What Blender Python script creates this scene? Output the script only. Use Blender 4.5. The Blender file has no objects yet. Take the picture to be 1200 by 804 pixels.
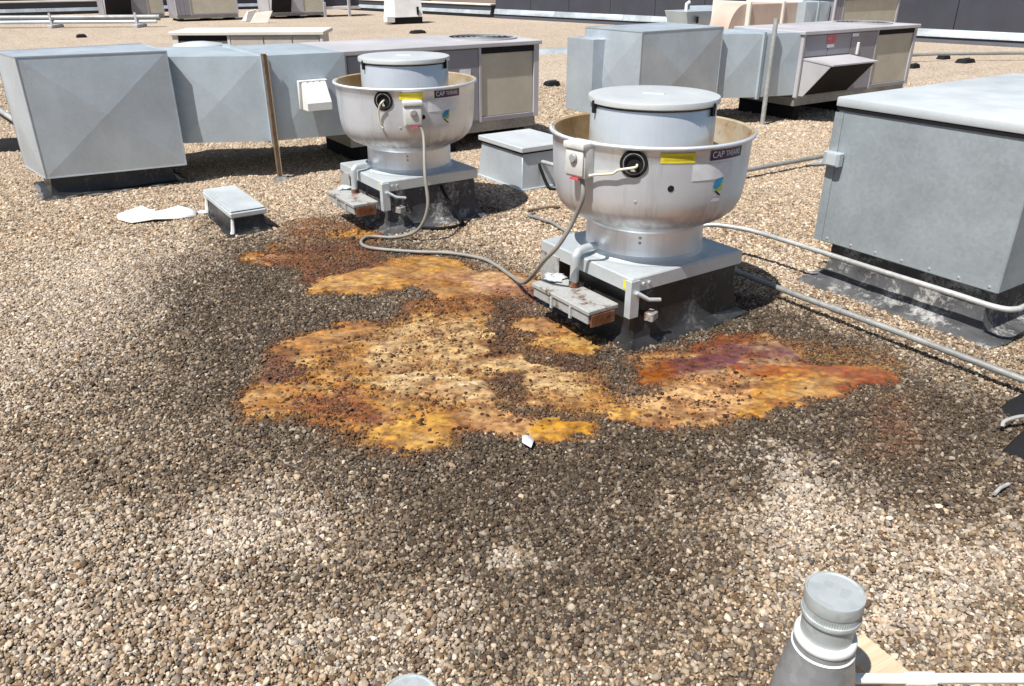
import bpy, bmesh, math, random
import numpy as np
from mathutils import Vector, Matrix

random.seed(7)
rng = np.random.default_rng(11)
S = bpy.context.scene
COL = S.collection
RAD = math.radians

# ------------------------------------------------------------------ camera, sky, sun
cam = bpy.data.cameras.new('camera')
cam.sensor_width = 36.0
cam.lens = 27.6
cam.clip_start = 0.05
cam.clip_end = 2000
cam_o = bpy.data.objects.new('camera', cam)
COL.objects.link(cam_o)
cam_o.location = (0, 0, 1.65)
cam_o.rotation_euler = (RAD(90 - 25.6), 0, 0)
S.camera = cam_o

GRID = RAD(34)                     # the roof units all stand on one grid, turned 34 degrees
EU = Vector((math.cos(GRID), math.sin(GRID), 0))
EV = Vector((-math.sin(GRID), math.cos(GRID), 0))
SUN_T = EU * 0.56 + EV * 0.12 + Vector((0, 0, -1))     # direction the light travels
SUN_T.normalize()
elev = math.asin(-SUN_T.z)
azim = math.atan2(-SUN_T.x, -SUN_T.y)                  # clockwise from +Y

w = bpy.data.worlds.new('World')
S.world = w
w.use_nodes = True
nt = w.node_tree
bg = nt.nodes['Background']
sky = nt.nodes.new('ShaderNodeTexSky')
sky.sky_type = 'NISHITA'
sky.sun_disc = False
sky.sun_elevation = elev
sky.sun_rotation = azim
sky.air_density = 1.0
sky.dust_density = 1.2
nt.links.new(sky.outputs[0], bg.inputs[0])
bg.inputs[1].default_value = 0.062

sun = bpy.data.lights.new('sun', 'SUN')
sun.energy = 4.9
sun.angle = RAD(0.5)
sun.color = (1.0, 0.955, 0.89)
sun_o = bpy.data.objects.new('sun', sun)
COL.objects.link(sun_o)
sun_o.rotation_euler = SUN_T.to_track_quat('-Z', 'Y').to_euler()
sun_o.location = (-10, -10, 20)

S.view_settings.view_transform = 'Standard'
S.view_settings.look = 'None'
S.view_settings.gamma = 1.0
S.view_settings.exposure = 0.42
S.render.engine = 'CYCLES'
S.cycles.max_bounces = 6
S.cycles.use_denoising = True

# ------------------------------------------------------------------ node helpers
class NT:
    def __init__(self, name):
        self.m = bpy.data.materials.new(name)
        self.m.use_nodes = True
        self.t = self.m.node_tree
        self.b = self.t.nodes['Principled BSDF']
        self.coord = None

    def n(self, kind, **kw):
        nd = self.t.nodes.new(kind)
        for k, v in kw.items():
            setattr(nd, k, v)
        return nd

    def link(self, a, b):
        self.t.links.new(a, b)

    def obj(self):
        if self.coord is None:
            self.coord = self.n('ShaderNodeTexCoord')
        return self.coord.outputs['Object']

    def mapped(self, scale, vec=None):
        mp = self.n('ShaderNodeMapping')
        mp.inputs['Scale'].default_value = scale
        self.link(vec or self.obj(), mp.inputs['Vector'])
        return mp.outputs[0]

    def noise(self, scale, detail=4, rough=0.55, stretch=None, dist=0.0):
        nd = self.n('ShaderNodeTexNoise')
        nd.inputs['Scale'].default_value = scale
        nd.inputs['Detail'].default_value = detail
        nd.inputs['Roughness'].default_value = rough
        nd.inputs['Distortion'].default_value = dist
        self.link(self.mapped(stretch) if stretch else self.obj(), nd.inputs['Vector'])
        return nd.outputs['Fac']

    def ramp(self, src, p0, p1, v0=0.0, v1=1.0):
        r = self.n('ShaderNodeMapRange')
        r.inputs[1].default_value = p0
        r.inputs[2].default_value = p1
        r.inputs[3].default_value = v0
        r.inputs[4].default_value = v1
        self.link(src, r.inputs[0])
        return r.outputs[0]

    def math(self, op, a, b):
        nd = self.n('ShaderNodeMath', operation=op)
        for i, x in enumerate((a, b)):
            if isinstance(x, (int, float)):
                nd.inputs[i].default_value = x
            else:
                self.link(x, nd.inputs[i])
        return nd.outputs[0]

    def mix(self, fac, a, b, blend='MIX'):
        nd = self.n('ShaderNodeMix', data_type='RGBA', blend_type=blend)
        for sock, x in ((nd.inputs[0], fac), (nd.inputs[6], a), (nd.inputs[7], b)):
            if isinstance(x, (int, float)):
                sock.default_value = x
            elif isinstance(x, (tuple, list)):
                sock.default_value = (*x[:3], 1)
            else:
                self.link(x, sock)
        return nd.outputs[2]

    def bump(self, h, strength=0.2, dist=0.01):
        b = self.n('ShaderNodeBump')
        b.inputs['Strength'].default_value = strength
        b.inputs['Distance'].default_value = dist
        self.link(h, b.inputs['Height'])
        self.link(b.outputs[0], self.b.inputs['Normal'])

    def set(self, col=None, rough=None, metal=None, spec=None):
        for key, x in (('Base Color', col), ('Roughness', rough), ('Metallic', metal), ('Specular IOR Level', spec)):
            if x is None:
                continue
            s = self.b.inputs[key]
            if isinstance(x, (int, float)):
                s.default_value = x
            elif isinstance(x, (tuple, list)):
                s.default_value = (*x[:3], 1)
            else:
                self.link(x, s)
        return self.m


def sheet_metal(name, col, metal=0.45, rough=0.42, var=0.28, spangle=0.12, wave=0.25, grime=(0.2, 0.17, 0.13), grime_amt=0.25):
    t = NT(name)
    big = t.noise(2.2, 5, 0.6)
    streak = t.noise(1.0, 4, 0.6, stretch=(9, 9, 0.9))
    vor = t.n('ShaderNodeTexVoronoi')
    vor.inputs['Scale'].default_value = 55
    t.link(t.obj(), vor.inputs['Vector'])
    sep = t.n('ShaderNodeSeparateColor')
    t.link(vor.outputs['Color'], sep.inputs[0])
    dark = tuple(c * (1 - var) for c in col)
    lite = tuple(min(0.95, c * (1 + var * 0.6)) for c in col)
    c = t.mix(t.ramp(big, 0.3, 0.72), dark, lite)
    c = t.mix(t.ramp(streak, 0.55, 0.8, 0, grime_amt), c, grime)
    c = t.mix(spangle, c, sep.outputs[0], 'OVERLAY')
    r = t.ramp(t.noise(5, 4), 0.3, 0.7, rough - 0.07, rough + 0.12)
    t.set(c, r, metal)
    t.bump(t.noise(1.6, 2, 0.5), wave, 0.02)
    return t.m


def painted(name, col, rough=0.45, var=0.12, dirt=(0.16, 0.13, 0.1), dirt_amt=0.3, metal=0.0):
    t = NT(name)
    big = t.noise(1.7, 6, 0.65)
    streak = t.noise(1.0, 5, 0.65, stretch=(12, 12, 1.0))
    c = t.mix(t.ramp(big, 0.3, 0.7), tuple(x * (1 - var) for x in col), tuple(min(.95, x * (1 + var)) for x in col))
    c = t.mix(t.ramp(streak, 0.55, 0.85, 0, dirt_amt), c, dirt)
    t.set(c, t.ramp(big, 0.3, 0.7, rough - 0.06, rough + 0.12), metal)
    t.bump(t.noise(3, 2), 0.06, 0.01)
    return t.m


def plain(name, col, rough=0.5, metal=0.0):
    t = NT(name)
    c = t.mix(t.ramp(t.noise(14, 4), 0.3, 0.7), tuple(x * 0.85 for x in col), tuple(min(.97, x * 1.12) for x in col))
    return t.set(c, rough, metal)


def spun_aluminium(name, grime_z0, grime_z1, amt):
    t = NT(name)
    rings = t.noise(1.0, 3, 0.6, stretch=(1.5, 1.5, 160))
    blot = t.noise(4.0, 5, 0.6)
    run = t.noise(1.0, 5, 0.65, stretch=(16, 16, 1.2))
    c = t.mix(t.ramp(blot, 0.3, 0.75), (0.70, 0.75, 0.82), (0.86, 0.90, 0.955))
    sep = t.n('ShaderNodeSeparateXYZ')
    t.link(t.obj(), sep.inputs[0])
    band = t.math('MULTIPLY', t.ramp(sep.outputs[2], grime_z0 - .035, grime_z0 + .02), t.ramp(sep.outputs[2], grime_z1 + .10, grime_z1 - .04))
    g = t.math('MULTIPLY', band, t.ramp(run, 0.30, 0.72, 0.15, 1.0))
    c = t.mix(t.math('MULTIPLY', g, amt), c, (0.22, 0.175, 0.12))
    c = t.mix(t.ramp(run, 0.54, 0.80, 0, 0.5), c, (0.40, 0.39, 0.38))
    r = t.ramp(blot, 0.3, 0.7, 0.30, 0.44)
    r = t.math('ADD', r, t.math('MULTIPLY', g, 0.25))
    t.set(c, r, 0.50)
    t.b.inputs['Anisotropic'].default_value = 0.75
    tan = t.n('ShaderNodeTangent', direction_type='RADIAL', axis='Z')
    t.link(tan.outputs[0], t.b.inputs['Tangent'])
    t.bump(rings, 0.10, 0.004)
    return t.m


def flashing_mat(name, base=(0.035, 0.036, 0.04), silver=0.55, amt0=0.60, amt1=0.72, rough=0.5):
    t = NT(name)
    n1 = t.noise(5.5, 6, 0.72, stretch=(1, 1, 0.55))
    n2 = t.noise(38, 4, 0.75)
    m = t.math('ADD', t.math('MULTIPLY', n1, 0.62), t.math('MULTIPLY', n2, 0.38))
    c = t.mix(t.ramp(t.noise(9, 5), 0.3, 0.7), tuple(x * .6 for x in base), tuple(x * 1.7 for x in base))
    c = t.mix(t.ramp(m, amt0, amt1), c, (silver, silver, silver * 0.97))
    t.set(c, t.ramp(n1, 0.3, 0.7, rough - .12, rough + .2), 0.0)
    t.bump(m, 0.5, 0.01)
    return t.m


def rusty(name, col, rust=(0.20, 0.07, 0.025), p0=0.5, p1=0.6):
    t = NT(name)
    n1 = t.noise(9, 6, 0.7)
    n2 = t.noise(50, 4, 0.7)
    c = t.mix(t.ramp(n2, 0.35, 0.65), tuple(x * .8 for x in col), col)
    m = t.math('ADD', t.math('MULTIPLY', n1, 0.75), t.math('MULTIPLY', n2, 0.25))
    c = t.mix(t.ramp(m, p0, p1), c, rust)
    c = t.mix(t.ramp(m, p1 + .04, p1 + .1), c, (0.05, 0.025, 0.015))
    t.set(c, 0.6, 0.1)
    t.bump(m, 0.3, 0.006)
    return t.m


M = {
    'galv': sheet_metal('galvanised_sheet', (0.51, 0.575, 0.63), metal=0.32, rough=0.34, var=0.16, spangle=0.035, wave=0.22, grime_amt=0.08),
    'galv_blue': sheet_metal('galvanised_duct', (0.49, 0.57, 0.625), metal=0.30, rough=0.38, var=0.14, spangle=0.035, wave=0.22, grime_amt=0.06),
    'galv_box': sheet_metal('weathered_galvanised', (0.38, 0.43, 0.455), metal=0.3, rough=0.48, var=0.20, spangle=0.06, wave=0.08, grime=(0.62, 0.66, 0.68), grime_amt=0.12),
    'lid': sheet_metal('galvanised_lid', (0.64, 0.69, 0.715), metal=0.3, rough=0.45, var=0.10, spangle=0.03, wave=0.10, grime_amt=0.10),
    'plate': sheet_metal('fan_base_plate', (0.62, 0.67, 0.69), metal=0.4, rough=0.42, var=0.14, spangle=0.04, wave=0.06, grime_amt=0.15),
    'alu': spun_aluminium('spun_aluminium', 0.53, 0.60, 0.95),
    'cover': sheet_metal('motor_cover_metal', (0.72, 0.74, 0.74), metal=0.6, rough=0.36, var=0.08, spangle=0.03, wave=0.03, grime_amt=0.12),
    'cover_top': sheet_metal('motor_lid_metal', (0.66, 0.695, 0.70), metal=0.35, rough=0.40, var=0.06, spangle=0.03, wave=0.03, grime_amt=0.06),
    'flash': flashing_mat('black_flashing', base=(0.020, 0.020, 0.021), silver=0.16, amt0=0.53, amt1=0.68, rough=0.34),
    'flash_silver': flashing_mat('silvered_flashing', base=(0.05, 0.05, 0.055), silver=0.40, amt0=0.51, amt1=0.62, rough=0.6),
    'flash_grey': flashing_mat('grey_flashing', base=(0.06, 0.061, 0.065), silver=0.40, amt0=0.51, amt1=0.62, rough=0.65),
    'membrane_edge': flashing_mat('cant_strip', base=(0.12, 0.115, 0.11), silver=0.40, amt0=0.54, amt1=0.68, rough=0.8),
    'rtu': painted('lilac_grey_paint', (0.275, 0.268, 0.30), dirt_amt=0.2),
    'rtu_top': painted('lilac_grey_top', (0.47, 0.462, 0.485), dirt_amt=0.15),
    'rtu_post': painted('pale_grey_post', (0.46, 0.452, 0.475), dirt_amt=0.2),
    'tan': painted('cream_paint', (0.58, 0.53, 0.46), dirt_amt=0.1),
    'tan_top': painted('cream_top', (0.74, 0.71, 0.64), dirt_amt=0.08),
    'tan_duct': painted('tan_duct_paint', (0.55, 0.43, 0.36), dirt_amt=0.15),
    'white': painted('white_paint', (0.78, 0.78, 0.76), dirt_amt=0.1),
    'dark': plain('dark_void', (0.02, 0.02, 0.023), 0.8),
    'dark_slate': painted('dark_slate_wall', (0.046, 0.050, 0.066), rough=0.6, dirt_amt=0.1),
    'wallflash': sheet_metal('wall_counterflashing', (0.46, 0.52, 0.56), metal=0.3, rough=0.5),
    'brass': plain('grey_plastic', (0.35, 0.35, 0.35), 0.5),
    'rust': rusty('rusty_tray', (0.42, 0.43, 0.42), rust=(0.13, 0.06, 0.03), p0=0.53, p1=0.61),
    'rust_dark': rusty('rust_dark', (0.30, 0.26, 0.22), p0=0.40, p1=0.5),
    'brown_post': rusty('brown_steel', (0.20, 0.14, 0.09), rust=(0.11, 0.05, 0.025)),
    'pipe': sheet_metal('galvanised_pipe', (0.32, 0.325, 0.315), metal=0.3, rough=0.5, var=0.3, grime_amt=0.3),
    'pipe_pale': sheet_metal('pale_pipe', (0.48, 0.49, 0.48), metal=0.3, rough=0.45),
    'conduit': plain('flex_conduit', (0.25, 0.24, 0.215), 0.5),
    'cable': plain('pale_cable', (0.72, 0.68, 0.52), 0.5),
    'black': plain('black_rubber', (0.016, 0.016, 0.018), 0.55),
    'switch': plain('switch_grey', (0.66, 0.66, 0.64), 0.45),
    'yellow': plain('yellow_label', (0.80, 0.68, 0.04), 0.45),
    'yellow2': plain('yellow_label_bar', (0.66, 0.52, 0.03), 0.45),
    'purple': plain('purple_label', (0.085, 0.04, 0.085), 0.35),
    'whitelab': plain('white_label', (0.78, 0.80, 0.83), 0.4),
    'bluelab': plain('blue_label', (0.02, 0.28, 0.55), 0.4),
    'greenlab': plain('green_label', (0.42, 0.58, 0.12), 0.4),
    'red': plain('red_label', (0.62, 0.10, 0.12), 0.45),
    'inkwhite': plain('white_print', (0.82, 0.82, 0.84), 0.5),
    'membrane': plain('white_membrane', (0.86, 0.85, 0.83), 0.6),
    'wood': None,
    'seal': plain('white_sealant', (0.72, 0.73, 0.72), 0.5),
    'lead': sheet_metal('lead_boot', (0.30, 0.31, 0.32), metal=0.3, rough=0.5, var=0.25, wave=0.6, grime_amt=0.3),
    'capmetal': sheet_metal('vent_cap_metal', (0.52, 0.565, 0.57), metal=0.4, rough=0.45, var=0.16, spangle=0.10, wave=0.03),
}


def coil_mat():
    t = NT('coil_fins')
    wv = t.n('ShaderNodeTexWave', wave_type='BANDS', bands_direction='X')
    wv.inputs['Scale'].default_value = 60
    t.link(t.obj(), wv.inputs['Vector'])
    c = t.mix(t.ramp(t.noise(3, 5, .6), 0.3, 0.7), (0.52, 0.485, 0.39), (0.66, 0.62, 0.51))
    c = t.mix(t.math('MULTIPLY', wv.outputs['Fac'], 0.25), c, (0.24, 0.22, 0.17))
    t.set(c, 0.6, 0.15)
    t.bump(wv.outputs['Fac'], 0.4, 0.004)
    return t.m


def wood_mat():
    t = NT('raw_timber')
    g = t.noise(1.0, 5, 0.6, stretch=(60, 3, 60), dist=0.4)
    c = t.mix(t.ramp(g, 0.3, 0.7), (0.50, 0.38, 0.25), (0.68, 0.56, 0.40))
    t.set(c, 0.65)
    t.bump(g, 0.2, 0.003)
    return t.m


def inner_mat():
    t = NT('stained_bowl_inside')
    run = t.noise(3.5, 5, 0.6, stretch=(1, 1, 1.6))
    c = t.mix(t.ramp(run, 0.40, 0.68), (0.56, 0.50, 0.40), (0.38, 0.24, 0.09))
    c = t.mix(t.ramp(t.noise(18, 4), 0.6, 0.72, 0, .8), c, (0.20, 0.09, 0.03))
    t.set(c, 0.55, 0.3)
    return t.m


tc = NT('spun_motor_cover')
_c = tc.mix(tc.ramp(tc.noise(4, 5), .3, .7), (0.68, 0.71, 0.73), (0.82, 0.85, 0.865))
_c = tc.mix(tc.ramp(tc.noise(1.0, 4, .6, stretch=(14, 14, 1)), .55, .85, 0, .3), _c, (.42, .40, .36))
tc.set(_c, 0.32, 0.6)
tc.b.inputs['Anisotropic'].default_value = 0.75
_t = tc.n('ShaderNodeTangent', direction_type='RADIAL', axis='Z')
tc.link(_t.outputs[0], tc.b.inputs['Tangent'])
M['cover'] = tc.m
M['coil'] = coil_mat()
M['wood'] = wood_mat()
M['inner'] = inner_mat()
for k_ in ('black', 'dark'):
    M[k_].node_tree.nodes['Principled BSDF'].inputs['Specular IOR Level'].default_value = 0.12
    M[k_].node_tree.nodes['Principled BSDF'].inputs['Roughness'].default_value = 0.8

# ------------------------------------------------------------------ mesh helpers
class MB:
    def __init__(self):
        self.bm = bmesh.new()

    def box(self, x0, x1, y0, y1, z0, z1, bev=0.0, seg=1, rz=0.0, org=None):
        r = bmesh.ops.create_cube(self.bm, size=1.0)
        vs = r['verts']
        for v in vs:
            v.co = Vector((x0 + (v.co.x + .5) * (x1 - x0), y0 + (v.co.y + .5) * (y1 - y0), z0 + (v.co.z + .5) * (z1 - z0)))
        if rz:
            c = org or Vector(((x0 + x1) / 2, (y0 + y1) / 2, 0))
            R = Matrix.Rotation(rz, 3, 'Z')
            for v in vs:
                v.co = R @ (v.co - c) + c
        if bev:
            es = {e for v in vs for e in v.link_edges}
            bmesh.ops.bevel(self.bm, geom=list(es), offset=bev, segments=seg, profile=0.5, affect='EDGES')
        return self

    def poly(self, pts):
        vs = [self.bm.verts.new(p) for p in pts]
        self.bm.faces.new(vs)
        return self

    def hexa(self, p, bev=0.0):
        """p: 8 points, bottom ring then top ring, both counter-clockwise from above"""
        vs = [self.bm.verts.new(q) for q in p]
        fs = [(3, 2, 1, 0), (4, 5, 6, 7), (0, 1, 5, 4), (1, 2, 6, 5), (2, 3, 7, 6), (3, 0, 4, 7)]
        for f in fs:
            self.bm.faces.new([vs[i] for i in f])
        if bev:
            es = {e for v in vs for e in v.link_edges}
            bmesh.ops.bevel(self.bm, geom=list(es), offset=bev, segments=1, profile=0.5, affect='EDGES')
        return self

    def pyramid_panel(self, a, b, c, d, n, k):
        """four-sided sheet panel, cross-broken: the middle stands k proud along n"""
        vs = [self.bm.verts.new(p) for p in (a, b, c, d)]
        m = self.bm.verts.new((Vector(a) + Vector(b) + Vector(c) + Vector(d)) / 4 + Vector(n) * k)
        for i in range(4):
            self.bm.faces.new((vs[i], vs[(i + 1) % 4], m))
        return self

    def lathe(self, prof, n=64, cx=0, cy=0, cap0=False, cap1=False):
        rings = []
        for r, z in prof:
            if r < 1e-6:
                rings.append([self.bm.verts.new((cx, cy, z))])
            else:
                rings.append([self.bm.verts.new((cx + r * math.cos(2 * math.pi * i / n), cy + r * math.sin(2 * math.pi * i / n), z)) for i in range(n)])
        for a, b in zip(rings, rings[1:]):
            for i in range(n):
                j = (i + 1) % n
                if len(a) == 1:
                    self.bm.faces.new((a[0], b[j], b[i]))
                elif len(b) == 1:
                    self.bm.faces.new((a[i], a[j], b[0]))
                else:
                    self.bm.faces.new((a[i], a[j], b[j], b[i]))
        if cap0 and len(rings[0]) > 1:
            self.bm.faces.new(rings[0][::-1])
        if cap1 and len(rings[-1]) > 1:
            self.bm.faces.new(rings[-1])
        return self

    def tube(self, pts, r, n=8, spline=0, taper=None):
        pts = [Vector(p) for p in pts]
        if spline:
            q = []
            P = [pts[0] * 2 - pts[1]] + pts + [pts[-1] * 2 - pts[-2]]
            for i in range(1, len(P) - 2):
                p0, p1, p2, p3 = P[i - 1:i + 3]
                for k in range(spline):
                    t = k / spline
                    q.append(.5 * ((2 * p1) + (p2 - p0) * t + (2 * p0 - 5 * p1 + 4 * p2 - p3) * t * t + (3 * p1 - p0 - 3 * p2 + p3) * t ** 3))
            q.append(pts[-1])
            pts = q
        rings = []
        prev = None
        for i, p in enumerate(pts):
            d = (pts[min(i + 1, len(pts) - 1)] - pts[max(i - 1, 0)]).normalized()
            if prev is None:
                a = d.orthogonal().normalized()
            else:
                a = (prev - d * prev.dot(d)).normalized()
            prev = a
            b = d.cross(a)
            rr = r if taper is None else r + (taper - r) * i / (len(pts) - 1)
            rings.append([self.bm.verts.new(p + (a * math.cos(2 * math.pi * k / n) + b * math.sin(2 * math.pi * k / n)) * rr) for k in range(n)])
        for A, B in zip(rings, rings[1:]):
            for k in range(n):
                j = (k + 1) % n
                self.bm.faces.new((A[k], A[j], B[j], B[k]))
        self.bm.faces.new(rings[0][::-1])
        self.bm.faces.new(rings[-1])
        return self

    def build(self, name, mat, parent=None, smooth=35, solid=0.0):
        if solid:
            pass
        bmesh.ops.recalc_face_normals(self.bm, faces=self.bm.faces)
        me = bpy.data.meshes.new(name)
        self.bm.to_mesh(me)
        self.bm.free()
        me.materials.append(mat)
        if smooth:
            for p in me.polygons:
                p.use_smooth = True
            me.set_sharp_from_angle(angle=RAD(smooth))
        o = bpy.data.objects.new(name, me)
        COL.objects.link(o)
        if parent:
            o.parent = parent
        return o


def W(u, v, z=0.0):
    p = EU * u + EV * v
    return Vector((p.x, p.y, z))


def thing(name, label, cat, u, v, group=None, rz=GRID, world=None, z=0.0):
    o = bpy.data.objects.new(name, None)
    o.empty_display_size = 0.1
    COL.objects.link(o)
    o.location = world if world is not None else W(u, v, z)
    o.rotation_euler = (0, 0, rz)
    o['label'] = label
    o['category'] = cat
    if group:
        o['group'] = group
    return o


def tag(o, label=None, cat=None, group=None, kind=None):
    for k, x in (('label', label), ('category', cat), ('group', group), ('kind', kind)):
        if x:
            o[k] = x
    return o

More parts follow.
